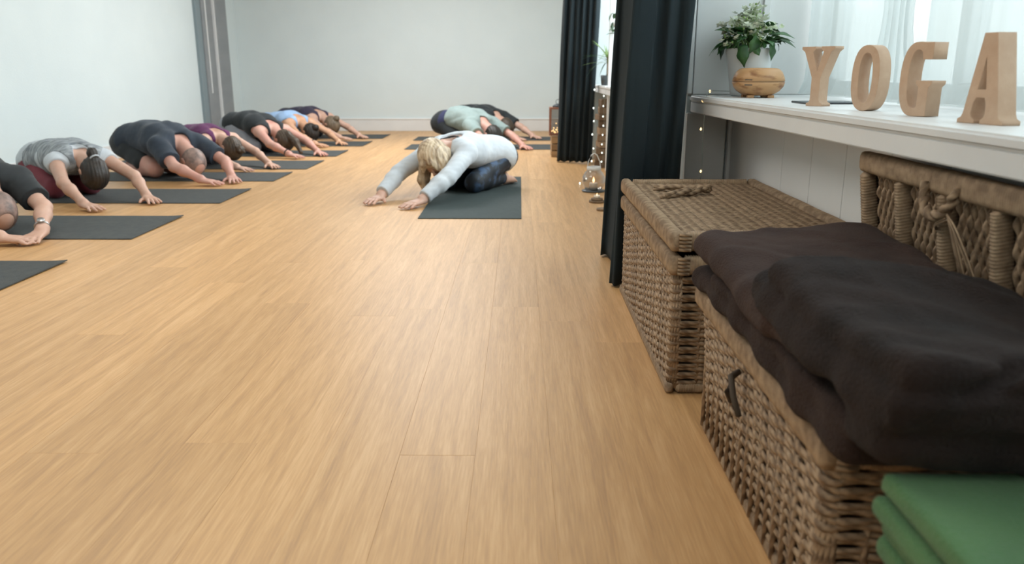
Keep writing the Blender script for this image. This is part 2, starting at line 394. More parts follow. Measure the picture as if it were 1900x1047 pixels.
sheer(2.15, 2.85, 1.12, 5, .018, 2, pinch=(2.50, 1.0), label='gathered white sheer curtain with a grey fold behind the letters Y and O')
sheer(1.5, 2.45, 1.18, 7, .014, 3, label='white sheer curtain behind the letter G')
sheer(.2, 1.62, 1.15, 10, .016, 4, label='white sheer curtain behind the letter A, at the right edge')

# ------------------------------------------------------------------ voxel sculpting (signed distances turned into one skin)
class Vox:
    def __init__(s, lo, hi, res, bgv=.2):
        s.lo = np.array(lo, float); s.res = res
        s.n = np.ceil((np.array(hi)-s.lo)/res).astype(int)+1
        s.ax = [s.lo[i]+np.arange(s.n[i])*res for i in range(3)]
        s.D = np.full(s.n, bgv, np.float32); s.bg = bgv
    def region(s, lo, hi):
        a = np.maximum(np.floor((np.array(lo)-s.lo)/s.res).astype(int), 0); b = np.minimum(np.ceil((np.array(hi)-s.lo)/s.res).astype(int)+1, s.n)
        if (b <= a).any(): return None
        sl = tuple(slice(a[i], b[i]) for i in range(3))
        X = s.ax[0][sl[0]][:, None, None]; Y = s.ax[1][sl[1]][None, :, None]; Z = s.ax[2][sl[2]][None, None, :]
        return sl, X, Y, Z
    def _put(s, sl, d, k, op='add'):
        A = s.D[sl]
        if op == 'add':
            h = np.maximum(k-np.abs(A-d), 0)/max(k, 1e-6); s.D[sl] = np.minimum(A, d)-h*h*k*.25
        else:
            d = -d; h = np.maximum(k-np.abs(A-d), 0)/max(k, 1e-6); s.D[sl] = np.maximum(A, d)+h*h*k*.25
    def cone(s, a, b, ra, rb=None, k=.02, op='add'):
        rb = ra if rb is None else rb; a = np.array(a, float); b = np.array(b, float); m = max(ra, rb)+k+.03
        q = s.region(np.minimum(a, b)-m, np.maximum(a, b)+m)
        if q is None: return
        sl, X, Y, Z = q; d = b-a; dd = max((d*d).sum(), 1e-9)
        t = np.clip(((X-a[0])*d[0]+(Y-a[1])*d[1]+(Z-a[2])*d[2])/dd, 0, 1)
        D = np.sqrt((X-a[0]-t*d[0])**2+(Y-a[1]-t*d[1])**2+(Z-a[2]-t*d[2])**2)-(ra+(rb-ra)*t)
        s._put(sl, D.astype(np.float32), k, op)
    def ell(s, c, r, axes=None, k=.02, op='add'):
        c = np.array(c, float); m = max(r)+k+.03; q = s.region(c-m, c+m)
        if q is None: return
        sl, X, Y, Z = q; A = np.eye(3) if axes is None else np.array(axes, float)
        x, y, z = X-c[0], Y-c[1], Z-c[2]
        p = [(x*A[i][0]+y*A[i][1]+z*A[i][2])/r[i] for i in range(3)]
        n = np.sqrt(p[0]**2+p[1]**2+p[2]**2); g = np.sqrt(sum((p[i]/r[i])**2 for i in range(3)))+1e-6
        D = n*(n-1)/g
        s._put(sl, D.astype(np.float32), k, op)
    def rbox(s, c, h, r, warp=None, k=.005, op='add'):
        c = np.array(c, float); h = np.array(h, float); m = h+k+.09; q = s.region(c-m, c+m)
        if q is None: return
        sl, X, Y, Z = q
        Z = Z-(warp(X, Y) if warp else 0)
        qx, qy, qz = np.abs(X-c[0])-h[0]+r, np.abs(Y-c[1])-h[1]+r, np.abs(Z-c[2])-h[2]+r
        D = np.sqrt(np.maximum(qx, 0)**2+np.maximum(qy, 0)**2+np.maximum(qz, 0)**2)+np.minimum(np.maximum(np.maximum(qx, qy), qz), 0)-r
        s._put(sl, D.astype(np.float32), k, op)
    def cut(s, p, n):
        """remove everything on the side the normal points to"""
        n = np.array(n, float); n /= np.linalg.norm(n); X, Y, Z = s.ax[0][:, None, None], s.ax[1][None, :, None], s.ax[2][None, None, :]
        s.D = np.maximum(s.D, ((X-p[0])*n[0]+(Y-p[1])*n[1]+(Z-p[2])*n[2]).astype(np.float32))
    def wrinkle(s, amp, freq, seed=0, ani=(1, 1, 1)):
        X, Y, Z = s.ax[0][:, None, None]*ani[0], s.ax[1][None, :, None]*ani[1], s.ax[2][None, None, :]*ani[2]
        r = random.Random(seed); f = freq; D = 0
        for q in range(4):
            a, b, c = [r.uniform(-1, 1) for _ in range(3)]; ph = r.uniform(0, 6)
            w = .6*np.sin(f*.6*(b*X-c*Y+a*Z)+ph*2)
            D = D+np.sin(f*(a*X+b*Y+c*Z)+ph+2*w)
        s.D += (amp*D/2).astype(np.float32)
    def mesh(s, smooth_it=1):
        D = np.clip(s.D, -.05, .05)
        g = openvdb.FloatGrid(.05); g.copyFromArray(D.astype(np.float32))
        p, t, q = g.convertToPolygons(isovalue=0.0, adaptivity=0.0)
        p = p*s.res+s.lo; me = bpy.data.meshes.new('sculpt')
        q = q[:, ::-1]; t = t[:, ::-1]; nq, nt = len(q), len(t)
        me.vertices.add(len(p)); me.vertices.foreach_set('co', p.astype(np.float32).ravel())
        me.loops.add(nq*4+nt*3); me.loops.foreach_set('vertex_index', np.concatenate([q.ravel(), t.ravel()]).astype(np.int32))
        me.polygons.add(nq+nt); st = np.concatenate([np.arange(nq)*4, nq*4+np.arange(nt)*3]).astype(np.int32); me.polygons.foreach_set('loop_start', st)
        me.update(calc_edges=True); me.validate(); me.shade_smooth(); return me

# ------------------------------------------------------------------ wicker hampers
def wrapped_bar(p0, p1, rx, ry, pitch=.0066, seed=0, amp=.0012):
    a, b = Vector(p0), Vector(p1); L_ = (b-a).length; n = int(L_/pitch*3)+1; t = (b-a).normalized()
    u = Vector((0, 0, 1)) if abs(t.z) < .9 else Vector((1, 0, 0)); x = t.cross(u).normalized(); y = x.cross(t).normalized()
    r = random.Random(seed); vs, fs, uv = [], [], []; NS = 14
    for i in range(n+1):
        s = L_*i/n; ph = [1.0, .93, .55][i % 3]; w = r.uniform(-.4, .4)
        e = min(1, min(s, L_-s)/.012+.45)
        for j in range(NS):
            an = 2*math.pi*j/NS; c, q = math.cos(an), math.sin(an)
            cx = math.copysign(abs(c)**.62, c); cy = math.copysign(abs(q)**.62, q)
            k = 1-(1-ph)*.26+w*.012+.02*math.sin(s*23+j)
            vs.append(tuple(a+t*(s+.0015*math.sin(an)) + x*(cx*rx*e*k)+y*(cy*ry*e*k)))
    for i in range(n):
        for j in range(NS):
            j2 = (j+1) % NS; fs.append((i*NS+j, i*NS+j2, (i+1)*NS+j2, (i+1)*NS+j))
            c_ = i/3*.9; uv += [c_, j/NS, c_, (j+1)/NS, c_, (j+1)/NS, c_, j/NS]
    fs += [tuple(range(NS-1, -1, -1)), tuple(n*NS+j for j in range(NS))]; uv += [0, 0]*(2*NS)
    me = bpy.data.meshes.new('wrapped'); me.from_pydata(vs, [], fs); l = me.uv_layers.new(name='UVMap'); l.data.foreach_set('uv', uv); me.shade_smooth(); return me

def ring_path(x0, x1, y0, y1, rc, step):
    pts = []
    def line(a, b):
        n = max(1, int((Vector(b)-Vector(a)).length/step))
        for i in range(n): pts.append((a[0]+(b[0]-a[0])*i/n, a[1]+(b[1]-a[1])*i/n))
    def arc(cx, cy, a0):
        for i in range(4): a = a0+R90*i/4; pts.append((cx+rc*math.cos(a), cy+rc*math.sin(a)))
    line((x0+rc, y0), (x1-rc, y0)); arc(x1-rc, y0+rc, -R90); line((x1, y0+rc), (x1, y1-rc)); arc(x1-rc, y1-rc, 0)
    line((x1-rc, y1), (x0+rc, y1)); arc(x0+rc, y1-rc, R90); line((x0, y1-rc), (x0, y0+rc)); arc(x0+rc, y0+rc, 2*R90)
    return pts

def hamper(name, x0, x1, y0, y1, h, label, taper=0, pitch=.0118, sp=.052, open_top=False):
    """own frame: origin at floor centre. woven rows are rings round four sides over upright stakes"""
    cx, cy = (x0+x1)/2, (y0+y1)/2; X, Y = (x1-x0)/2-.012, (y1-y0)/2-.012
    t = empty(name, (cx, cy, 0), label=label, cat='basket') if False else tag(empty(name, (cx, cy, 0)), label, 'basket')
    var = []
    for v in range(4):
        base = ring_path(-X, X, -Y, Y, .018, .0085); r = random.Random(v); pts = []; s = 0
        per = 4*(X+Y)-.03; nst = round(per/sp/2)*2; off = r.uniform(0, 6)
        for i, p in enumerate(base):
            if i: s += math.hypot(p[0]-base[i-1][0], p[1]-base[i-1][1])
            nx = (1 if p[0] > X-.006 else -1 if p[0] < -X+.006 else 0); ny = (1 if p[1] > Y-.006 else -1 if p[1] < -Y+.006 else 0)
            w = .0030*math.sin(math.pi*s*nst/per+(math.pi if v % 2 else 0))
            pts.append((p[0]+nx*w, p[1]+ny*w, .0012*math.sin(s*7+off)+.0008*math.sin(s*23+off)))
        rad = [(.0063+.0007*math.sin(i*.9+v)+.0006*math.sin(i*.23+v*2)) for i in range(len(pts))]
        me = tube_me(pts, rad, 6, closed=True, sec=(.8, 1)); var.append(me); me.materials.append(M['rope'])
    n = int((h-.07)/pitch)
    for k in range(n):
        z = .03+k*pitch
        o = link('weave_strand', var[(k % 2)+2*((k//3) % 2)], None, t, (0, 0, z)); f = 1-taper*(1-z/h); o.scale = (f, f, 1)
        o.location.x = taper*(1-z/h)*0
    sm = tube_me([(0, 0, .012), (0, 0, h-.03)], .0052, 6); sm.materials.append(M['rope'])
    ns = 0
    for p in ring_path(-X, X, -Y, Y, .018, sp):
        o = link('stake', sm, None, t, (p[0]*(1-taper*.5), p[1]*(1-taper*.5), 0)); ns += 1
    lx, ly = X-.008, Y-.008; f = 1-taper
    for b in ((-lx, -lx+.004, -ly, ly), (lx-.004, lx, -ly, ly), (-lx, lx, -ly, -ly+.004), (-lx, lx, ly-.004, ly)):
        b = [b[0]*f, b[1]*f, b[2]*f, b[3]*f]
        box('liner_panel', (*b, .012, h-.02), M['linen'], t)
    box('liner_panel', (-lx*f, lx*f, -ly*f, ly*f, .010, .016), M['linen'], t)
    for (a, b, zz, g, q) in ((-1, 0, h-.026, .018, .026), (1, 0, h-.026, .018, .026), (0, -1, h-.026, .018, .026), (0, 1, h-.026, .018, .026),
                          (-1, 0, .014, .011, .0135), (1, 0, .014, .011, .0135), (0, -1, .014, .011, .0135), (0, 1, .014, .011, .0135)):
        f2 = 1 if zz > .1 else 1-taper
        XX, YY = X*f2, Y*f2
        if a: p0, p1 = (a*XX, -YY-.012, zz), (a*XX, YY+.012, zz)
        else: p0, p1 = (-XX+.018, b*YY, zz), (XX-.018, b*YY, zz)
        link('rim_bar' if zz > .1 else 'base_bar', wrapped_bar(p0, p1, g, q, seed=ns), M['wrap'], t)
    for sx in (-1, 1):
        for sy in (-1, 1):
            for q in range(5):
                u = sy*(Y+.0135)
                a, b = (sx*(X-.004+.0), u, h-.046+q*.0095), (sx*(X-.034), u*1.004, h-.046+q*.0095)
                link('corner_binding', tube_me([a, b], .0048, 6), M['rope'], t)
    return t, X, Y

def woven_sheet(X0, X1, Y0, Y1, z, pitch=.011, sp=.035, along='x', r0=.0058, amp=.0035):
    ms = []; rows = int((Y1-Y0)/pitch) if along == 'x' else int((X1-X0)/pitch); rr = random.Random(5)
    for k in range(rows):
        c = (Y0 if along == 'x' else X0)+pitch*(k+.5); pts = []; a, b = (X0, X1) if along == 'x' else (Y0, Y1)
        n = int((b-a)/.009); ph = math.pi*(k % 2); o = rr.uniform(0, 6)
        for i in range(n+1):
            s = a+(b-a)*i/n; zz = z+amp*math.sin(math.pi*s/sp+ph); w = .0012*math.sin(s*19+o)
            pts.append((s, c+w, zz) if along == 'x' else (c+w, s, zz))
        ms.append(tube_me(pts, [r0+.0006*math.sin(i*1.1+o) for i in range(n+1)], 6))
    return join_me(ms)

hb, X, Y = hamper('seagrass_hamper', .385, .877, 1.97, 2.985, .375, 'tall closed seagrass hamper with a woven lid, standing in front of the black curtain')
# its lid
zt = .412
for a, b, p0, p1 in ((-1, 0, (-X, -Y-.016, zt), (-X, Y+.016, zt)), (1, 0, (X, -Y-.016, zt), (X, Y+.016, zt)), (0, -1, (-X+.019, -Y, zt), (X-.019, -Y, zt)), (0, 1, (-X+.019, Y, zt), (X-.019, Y, zt))):
    link('lid_bar', wrapped_bar(p0, p1, .019, .026, seed=3), M['wrap'], hb)
for sx in (-1, 1):
    for q in range(5):
        link('corner_binding', tube_me([(sx*(X-.004), -Y-.0155, zt-.02+q*.0095), (sx*(X-.034), -Y-.0195, zt-.02+q*.0095)], .0048, 6), M['rope'], hb)
o = link('lid_weave', woven_sheet(-X+.014, X-.014, -Y+.012, Y-.012, .418, pitch=.0088, sp=.024, along='x', r0=.0048, amp=.003), M['rope'], hb); tag(o, kind='stuff')
box('lid_backing', (-X+.01, X-.01, -Y+.01, Y-.01, .405, .412), M['linen'], hb)
pts = []
for i in range(30):
    t = i/29; a = math.pi*t; pts.append((-X+.07+.17*math.sin(a)**.8, Y-.20-.18*t-.03*math.sin(a*2), .432+.012*math.sin(a)+.002*math.sin(i)))
pts2 = [(p[0]+.008*math.sin(i*.9), p[1], p[2]+.006*math.cos(i*.9)) for i, p in enumerate(pts)]
pts3 = [(p[0]-.008*math.sin(i*.9), p[1], p[2]-.006*math.cos(i*.9)+.002) for i, p in enumerate(pts)]
o = link('lid_handle', join_me([tube_me(pts2, .008, 7), tube_me(pts3, .008, 7)]), M['rope'], hb)

h2, X, Y = hamper('seagrass_hamper', .415, .863, .99, 1.80, .352, 'open seagrass hamper under the brown blankets, its lid raised against the wall', taper=.09, pitch=.0128, sp=.046)
# raised lid leaning back under the sill: frame bars, wrapped ribs, woven fields, tie
lx = .843-.639; yc = 1.395
LY0, LY1 = -.415, .485
def lidp(y, z): return (.166+.040*(1-(z-.35)/.275), y, z)
link('lid_bar', wrapped_bar(lidp(LY0, .625), lidp(LY1, .625), .016, .024, seed=4), M['wrap'], h2)
link('lid_bar', wrapped_bar(lidp(LY1-.018, .365), lidp(LY1-.018, .604), .016, .018, seed=5), M['wrap'], h2)
link('lid_bar', wrapped_bar(lidp(LY0+.018, .365), lidp(LY0+.018, .604), .016, .018, seed=5), M['wrap'], h2)
yy = LY1-.195
ribs = []
while yy > LY0+.08:
    ribs.append(yy); link('lid_rib', wrapped_bar(lidp(yy, .365), lidp(yy, .606), .013, .019, seed=6), M['wrap'], h2); yy -= .178
edges = [LY1-.036]+ribs+[LY0+.036]
for a, b in zip(edges[1:], edges[:-1]):
    ms = []; k = a+.024
    while k < b-.018:
        pts = [(lidp(0, z_)[0]+.011+.0035*math.sin(math.pi*z_/.022+(math.pi if int((k-a)/.0125) % 2 else 0)), k+.0012*math.sin(z_*40), z_) for z_ in [.365+.0055*i for i in range(45)]]
        ms.append(tube_me(pts, [.0064+.001*math.sin(i*1.3) for i in range(45)], 6)); k += .0125
    o = link('lid_weave', join_me(ms), M['rope'], h2); tag(o, kind='stuff')
q = box('lid_backing', (-.003, .003, LY0+.01, LY1-.01, -.13, .13), M['linen'], h2, loc=(lidp(0, .49)[0]+.020, 0, .49)); q.rotation_euler = (0, -math.atan(.040/.275), 0)
pts = []
for i in range(22):
    t = i/21; a = math.pi*t; pts.append((.150-.012*math.sin(a), .10-.055*math.cos(a)*1.0, .62-.055*math.sin(a)))
link('lid_handle', join_me([tube_me([(p[0]+.005*math.sin(i), p[1], p[2]+.005*math.cos(i)) for i, p in enumerate(pts)], .0075, 7), tube_me([(p[0]-.005*math.sin(i), p[1], p[2]-.005*math.cos(i)) for i, p in enumerate(pts)], .0075, 7)]), M['rope'], h2)
ms = []; r2 = random.Random(9)
for q in range(11):
    sy = r2.uniform(-.01, .01); e = r2.uniform(.06, .15)*(1 if q < 7 else -1); L_ = r2.uniform(.08, .16)
    pts = [(.146+.02*t-.01*math.sin(t*3)-.002*q*.2, .06+sy-e*t*.8, .572+sy-(L_*t*t if q < 7 else .03*t)) for t in [i/9 for i in range(10)]]
    ms.append(tube_me(pts, .0019, 5))
link('raffia_tie', join_me(ms), M['wrap'], h2)
# loop of cord on the front of the hamper
ms = [tube_me([(-X-.012, .02, .28), (-X-.03, .01, .275), (-X-.034, -.03, .25), (-X-.03, -.06, .225)], .006, 6), tube_me([(-X-.012, .02, .28), (-X-.024, .03, .262), (-X-.03, .028, .235), (-X-.02, .03, .215)], .006, 6)]
link('cord_loop', join_me(ms), M['linen'], h2)

# ------------------------------------------------------------------ blankets
sn, cs = np.sin, np.cos
def blanket(label, cat, layers, m, lo, hi, res=.005, wr=.003, freq=40, seed=0, group=None, slits=()):
    v = Vox(lo, hi, res)
    for c, h, r, wp, k in layers: v.rbox(c, h, r, wp, k)
    for a in slits: v.cone(*a, op='sub')
    v.wrinkle(wr, freq, seed, ani=(1, 1, .6)); v.wrinkle(wr*.35, freq*2.6, seed+4)
    o = link('folded_blanket', v.mesh(), m); tag(o, label, cat, group); return o
wl = lambda X, Y: .005*sn(Y*9+X*3)+.003*sn(X*14)-.10*np.maximum(0, .43-X)
blanket('dark brown fleece blanket, lowest of the brown ones, spread over the open hamper', 'blanket',
        [((.603, 1.345, .380), (.207, .455, .026), .025, wl, .01), ((.603, 1.25, .408), (.205, .38, .016), .015, wl, .006)], M['brown_blanket'], (.30, .75, .28), (.95, 1.95, .50), seed=1)
w1_ = lambda X, Y: .008*sn(Y*8+1)+.016*np.exp(-((X-.72)**2+(Y-1.72)**2)/.012)-.02*np.maximum(0, .44-X)/.1
blanket('reddish brown fleece blanket with a rounded fold, nearest the closed hamper', 'blanket',
        [((.594, 1.50, .451), (.202, .292, .029), .028, w1_, .012), ((.594, 1.36, .452), (.190, .24, .028), .027, w1_, .01)], M['red_blanket'], (.28, 1.02, .36), (.95, 1.95, .58), seed=2, wr=.0035)
w2_ = lambda X, Y: .006*sn(Y*11)+.006*sn(X*12+Y*5)-.19*np.maximum(0, X-.52)-.25*np.maximum(0, .43-X)
blanket('darkest brown fleece blanket folded thick, topmost and nearest of the pile above the green ones', 'blanket',
        [((.588, 1.05, .478), (.203, .285, .028), .027, w2_, .012), ((.590, 1.02, .515), (.190, .25, .021), .02, w2_, .006),
         ((.585, .86, .436), (.19, .07, .04), .035, w2_, .02)], M['dark_blanket'], (.30, .66, .33), (.95, 1.45, .60), seed=5, wr=.004,
        slits=[((.378, .8, .472), (.378, 1.33, .480), .005, .005, .02), ((.40, .762, .470), (.60, .757, .488), .006, .006, .02), ((.60, .757, .488), (.86, .760, .462), .006, .006, .02), ((.46, .77, .505), (.62, .83, .548), .005, .005, .02), ((.62, .83, .548), (.84, .82, .515), .005, .005, .02)])
gl = ['green fleece blanket, topmost of the green pile at the bottom right corner', 'green fleece blanket directly under the topmost green one', 'green fleece blanket third from the top of the green pile',
      'green fleece blanket fourth from the top of the green pile', 'green fleece blanket at the bottom of the green pile, on the low stool']
for k in range(5):
    z = .3775-.0278*k; x0 = (.412, .404, .420, .417, .430)[k]
    wp = (lambda q: (lambda X, Y: .0035*sn(X*9+q*.4)+.002*sn(Y*13+q)))(k)
    blanket(gl[k], 'blanket', [((x0+.245, .60, z), (.245, .235, .0136), .0125, wp, .004)], M['green_blanket'], (.36, .30, z-.04), (1.0, .90, z+.05), wr=.0012, freq=30, seed=20+k, group='green blankets in a pile',
            slits=[((x0-.001, .3, z), (x0-.001, .9, z), .0018, .0018, .008)])
# plain wooden stool that carries the green pile, mostly below the frame
t = tag(empty('low_stool', (.645, .60, 0)), 'low stool under the pile of green blankets, at the bottom right corner', 'stool')
box('seat', (-.23, .23, -.22, .22, .2355, .252), M['linen'], t, bev=.004)
for sx in (-1, 1):
    for sy in (-1, 1): box('leg', (sx*.20-.02, sx*.20+.02, sy*.19-.02, sy*.19+.02, 0, .235), M['linen'], t, bev=.004)

# ------------------------------------------------------------------ wooden letters
def letter(name, outs, loc, ang, label, T=.04):
    cu = bpy.data.curves.new(name, 'CURVE'); cu.dimensions = '2D'; cu.fill_mode = 'BOTH'; cu.extrude = T/2-.0012; cu.bevel_depth = .0012; cu.bevel_resolution = 1
    for pts in outs:
        sp = cu.splines.new('POLY'); sp.points.add(len(pts)-1); sp.use_cyclic_u = True
        for i, p in enumerate(pts): sp.points[i].co = (p[0], p[1], 0, 1)
    tmp = bpy.data.objects.new('tmp', cu); C.objects.link(tmp); dg = bpy.context.evaluated_depsgraph_get()
    me = bpy.data.meshes.new_from_object(tmp.evaluated_get(dg)); bpy.data.objects.remove(tmp); bpy.data.curves.remove(cu)
    me.transform(Matrix.Diagonal((.94, .94, 1, 1))); xs = [v.co.x for v in me.vertices]; c = (min(xs)+max(xs))/2
    me.transform(Matrix.Rotation(R90, 4, 'X') @ Matrix.Translation((-c, 0, 0)))
    zs = min(v.co.z for v in me.vertices); me.transform(Matrix.Translation((0, 0, -zs)))
    me.materials.clear()
    o = link(name, me, M['mdf']); o.location = loc; o.rotation_euler = (0, 0, -math.radians(ang)); tag(o, label, 'letter', 'wooden letters on the white sill'); return o
def se(cx, cy, a, b, t0, t1, n, e=.82):
    out = []
    for i in range(n+1):
        t = math.radians(t0+(t1-t0)*i/n); c, s = math.cos(t), math.sin(t)
        out.append((cx+a*math.copysign(abs(c)**e, c), cy+b*math.copysign(abs(s)**e, s)))
    return out
Yp = [(0, .172), (.046, .172), (.046, .166), (.038, .158), (.058, .098), (.077, .158), (.068, .166), (.068, .172), (.112, .172), (.112, .166), (.101, .158), (.0715, .083), (.0715, .018), (.075, .010), (.084, .006), (.084, 0), (.030, 0), (.030, .006), (.039, .010), (.0425, .018), (.0425, .083), (.011, .158), (0, .166)]
Op = [se(.044, .084, .044, .084, 0, 356, 71), se(.044, .084, .023, .066, 0, 355, 60)]
Gp = [(.088, .166), (.088, .130), (.062, .130)]+se(.046, .084, .024, .068, 62, 292, 36)[0:]+[(.058, .024), (.058, .066), (.050, .074), (.050, .080), (.094, .080), (.094, .074), (.085, .066), (.085, .001), (.048, .0)]+se(.046, .084, .046, .084, 262, 98, 36)+[(.048, .168), (.066, .166)]
Ap = [[(.045, .176), (.078, .176), (.108, .020), (.112, .011), (.122, .006), (.122, 0), (.064, 0), (.064, .006), (.072, .011), (.076, .02), (.073, .042), (.068, .052), (.045, .052), (.038, .042), (.034, .02), (.037, .011), (.046, .006), (.046, 0), (0, 0), (0, .006), (.010, .011), (.014, .02)], [(.044, .066), (.070, .066), (.0585, .138)]]
SZ = .7301
letter('letter_y', [Yp], (.855, 2.355, SZ), 56, 'light wooden letter Y, leftmost of the four on the white sill')
letter('letter_o', Op, (.882, 2.08, SZ), 64, 'light wooden letter O, between the Y and the G')
letter('letter_g', [Gp], (.893, 1.834, SZ), 70, 'light wooden letter G, between the O and the A')
letter('letter_a', Ap, (.896, 1.565, SZ), 79, 'light wooden letter A, rightmost of the four on the white sill')

# ------------------------------------------------------------------ diffuser, tablet
dz = .7301
t = tag(empty('aroma_diffuser', (.893, 3.09, dz)), 'round wood-grain aroma diffuser in front of the white flower pot', 'diffuser')
prof = [(.001, .008), (.045, .008), (.058, .012), (.078, .024), (.091, .040), (.0955, .0555), (.0915, .0575)]
link('base', lathe_me(prof, 48), M['diffuser'], t)
link('lid', lathe_me([(.0915, .0582), (.0955, .0598), (.092, .075), (.084, .092), (.074, .102), (.064, .1065), (.030, .108), (.001, .108)], 48), M['diffuser'], t)
link('seam_ring', lathe_me([(.090, .0562), (.0925, .0562), (.0925, .0595), (.090, .0595)], 48), M['slate'], t)
for k in range(4):
    a = math.radians(45+90*k); o = box('foot', (-.012, .012, -.012, .012, 0, .010), M['diffuser'], t, bev=.002, loc=(.052*math.cos(a), .052*math.sin(a), 0))
for k in range(2):
    o = box('vent_slot', (-.014, .014, -.002, .002, -.0015, .0015), M['slate'], t, loc=(-.057, -.0735, .047+k*.018)); o.rotation_euler = (0, 0, math.radians(-38))
box('tablet', (.86, 1.03, 2.47, 2.60, SZ, SZ+.006), M['slate'], bev=.002, label='thin dark tablet lying flat on the sill behind the letter Y', cat='tablet')

# ------------------------------------------------------------------ plants
def leaf_me(L_, w, lobes=0, droop=.3, n=9):
    vs, fs = [], []
    for i in range(n+1):
        t = i/n; y = L_*t; ww = w*math.sin(math.pi*min(1, t*1.02+.03))**.7*(1-.15*t)
        if lobes: ww *= 1+.16*math.sin(t*math.pi*lobes)
        if i == n: ww = .0005
        z = -droop*L_*t*t
        vs += [(-ww, y, z+.18*ww), (0, y, z-.0), (ww, y, z+.18*ww)]
    for i in range(n):
        a = i*3; fs += [(a, a+1, a+4, a+3), (a+1, a+2, a+5, a+4)]
    me = bpy.data.meshes.new('leaf'); me.from_pydata(vs, [], fs)
    bm = bmesh.new(); bm.from_mesh(me); bmesh.ops.solidify(bm, geom=bm.faces[:], thickness=.0008); bm.to_mesh(me); bm.free(); me.shade_smooth(); return me
P0 = (.905, 3.275, dz)
pt = tag(empty('potted_plant', P0), 'bushy white-flowered plant in a white pot, on the far end of the sill', 'plant')
link('pot', lathe_me([(.001, .0), (.060, .0), (.066, .004), (.070, .03), (.088, .150), (.0945, .176), (.0945, .182), (.090, .182), (.085, .165), (.001, .160)], 48), M['pot'], pt)
link('soil', lathe_me([(.001, .166), (.084, .164)], 24, cap=False), M['linen'], pt)
lv = [leaf_me(.062, .024, 3, .35), leaf_me(.05, .021, 3, .5), leaf_me(.075, .027, 4, .7)]
for q in lv: q.materials.append(M['leaf'])
r3 = random.Random(12)
def aim(o, az, el, roll=0):
    o.rotation_euler = (Euler((el, roll, 0)).to_matrix().to_4x4()).to_euler(); o.rotation_euler = (Matrix.Rotation(az, 4, 'Z') @ Matrix.Rotation(roll, 4, 'Y') @ Matrix.Rotation(el, 4, 'X')).to_euler()
for k in range(84):
    az = r3.uniform(0, 2*math.pi); ring = r3.random(); rad = .025+.080*ring**.7; el = r3.uniform(-.7, .55) if ring > .5 else r3.uniform(-.1, 1.0)
    z = .186+r3.uniform(0, .075)*(1.15-ring)+.012
    if k % 9 == 0: z -= .01; el = -.9; rad = .1
    o = link('leaf', r3.choice(lv), None, pt, (rad*math.sin(-az), rad*math.cos(az), z)); aim(o, az, el, r3.uniform(-.5, .5)); q = r3.uniform(.55, .95); o.scale = (q, q, q)
# flower heads
def flower_me(seed):
    r = random.Random(seed); bm = bmesh.new()
    for c in range(9):
        cx, cy, cz = r.gauss(0, .012), r.gauss(0, .012), r.gauss(0, .008)
        for k in range(5):
            a = k*2*math.pi/5+c; tip = Vector((math.cos(a), math.sin(a), r.uniform(-.1, .6)))*.0125; s = Vector((-math.sin(a), math.cos(a), 0))*.0052; o = Vector((cx, cy, cz))
            vs = [bm.verts.new(o+p) for p in (Vector((0, 0, 0)), tip*.55+s, tip, tip*.55-s)]; bm.faces.new(vs)
    bmesh.ops.solidify(bm, geom=bm.faces[:], thickness=.0006)
    return bm_mesh(bm)
fm = [flower_me(i) for i in range(4)]
for q in fm: q.materials.append(M['petal'])
sm_ = []; buds = []
bud = lathe_me([(.0004, -.004), (.0035, -.002), (.0042, .001), (.003, .004), (.0004, .006)], 8); bud.materials.append(M['leaf_lt'])
for k in range(40):
    az = r3.uniform(0, 6.283); rad = .10*r3.random()**.55; hgt = .235+.065*(1-rad/.1)+r3.uniform(0, .035)
    if k < 3: hgt = [.335, .315, .30][k]; rad = [.012, .05, .045][k]; az = [1, 4.5, 2.6][k]
    x_, y_ = rad*math.cos(az), rad*math.sin(az)
    if k > 33: x_, y_, hgt = .115*math.cos(az), .115*math.sin(az), r3.uniform(.20, .235)
    pts = [(x_*.25*(1-t)+x_*t, y_*.25*(1-t)+y_*t, .165+(hgt-.165)*t) for t in (0, .35, .7, 1)]
    o = link('stem', tube_me(pts, .0016, 5), M['leaf_lt'], pt)
    if k in (0, 5, 9):
        for j in range(7): link('bud', bud, None, pt, (x_+r3.gauss(0, .008), y_+r3.gauss(0, .008), hgt+r3.uniform(-.02, .012)))
    else:
        o = link('flower', fm[k % 4], None, pt, (x_, y_, hgt+.003)); o.rotation_euler = (r3.uniform(-.6, .6), r3.uniform(-.6, .6), az); q = r3.uniform(.85, 1.25); o.scale = (q, q, q)
        for j in range(2): link('bud', bud, None, pt, (x_+r3.gauss(0, .011), y_+r3.gauss(0, .011), hgt+r3.uniform(-.015, .008)))

# spiky plant on the far sill, and a trailing one hung by the post
t = tag(empty('potted_plant', (.762, 7.22, .7005)), 'spiky green houseplant in a small dark pot, between the two black curtains', 'plant')
link('pot', lathe_me([(.001, 0), (.048, 0), (.058, .085), (.055, .085), (.05, .07), (.001, .07)], 24), M['slate'], t)
link('stem', tube_me([(0, 0, .06), (.003, 0, .16), (0, 0, .24)], .009, 7), M['log'], t)
sl = leaf_me(.24, .0075, 0, .35); sl.materials.append(M['leaf_lt']); s2 = leaf_me(.22, .008, 0, .75); s2.materials.append(M['leaf'])
for k in range(34):
    az = r3.uniform(0, 6.283); o = link('leaf', r3.choice([sl, sl, s2]), None, t, (0, 0, .21+r3.uniform(-.04, .04))); aim(o, az, r3.uniform(-.2, 1.35)); q = r3.uniform(.6, 1.0); o.scale = (q, q, q)
t = tag(empty('hanging_plant', (.775, 6.70, 1.16)), 'small leafy green plant trailing high beside the white post, next to the near black curtain', 'plant')
link('holder', lathe_me([(.001, 0), (.028, .002), (.034, .05), (.031, .05), (.001, .045)], 20), M['pot'], t)
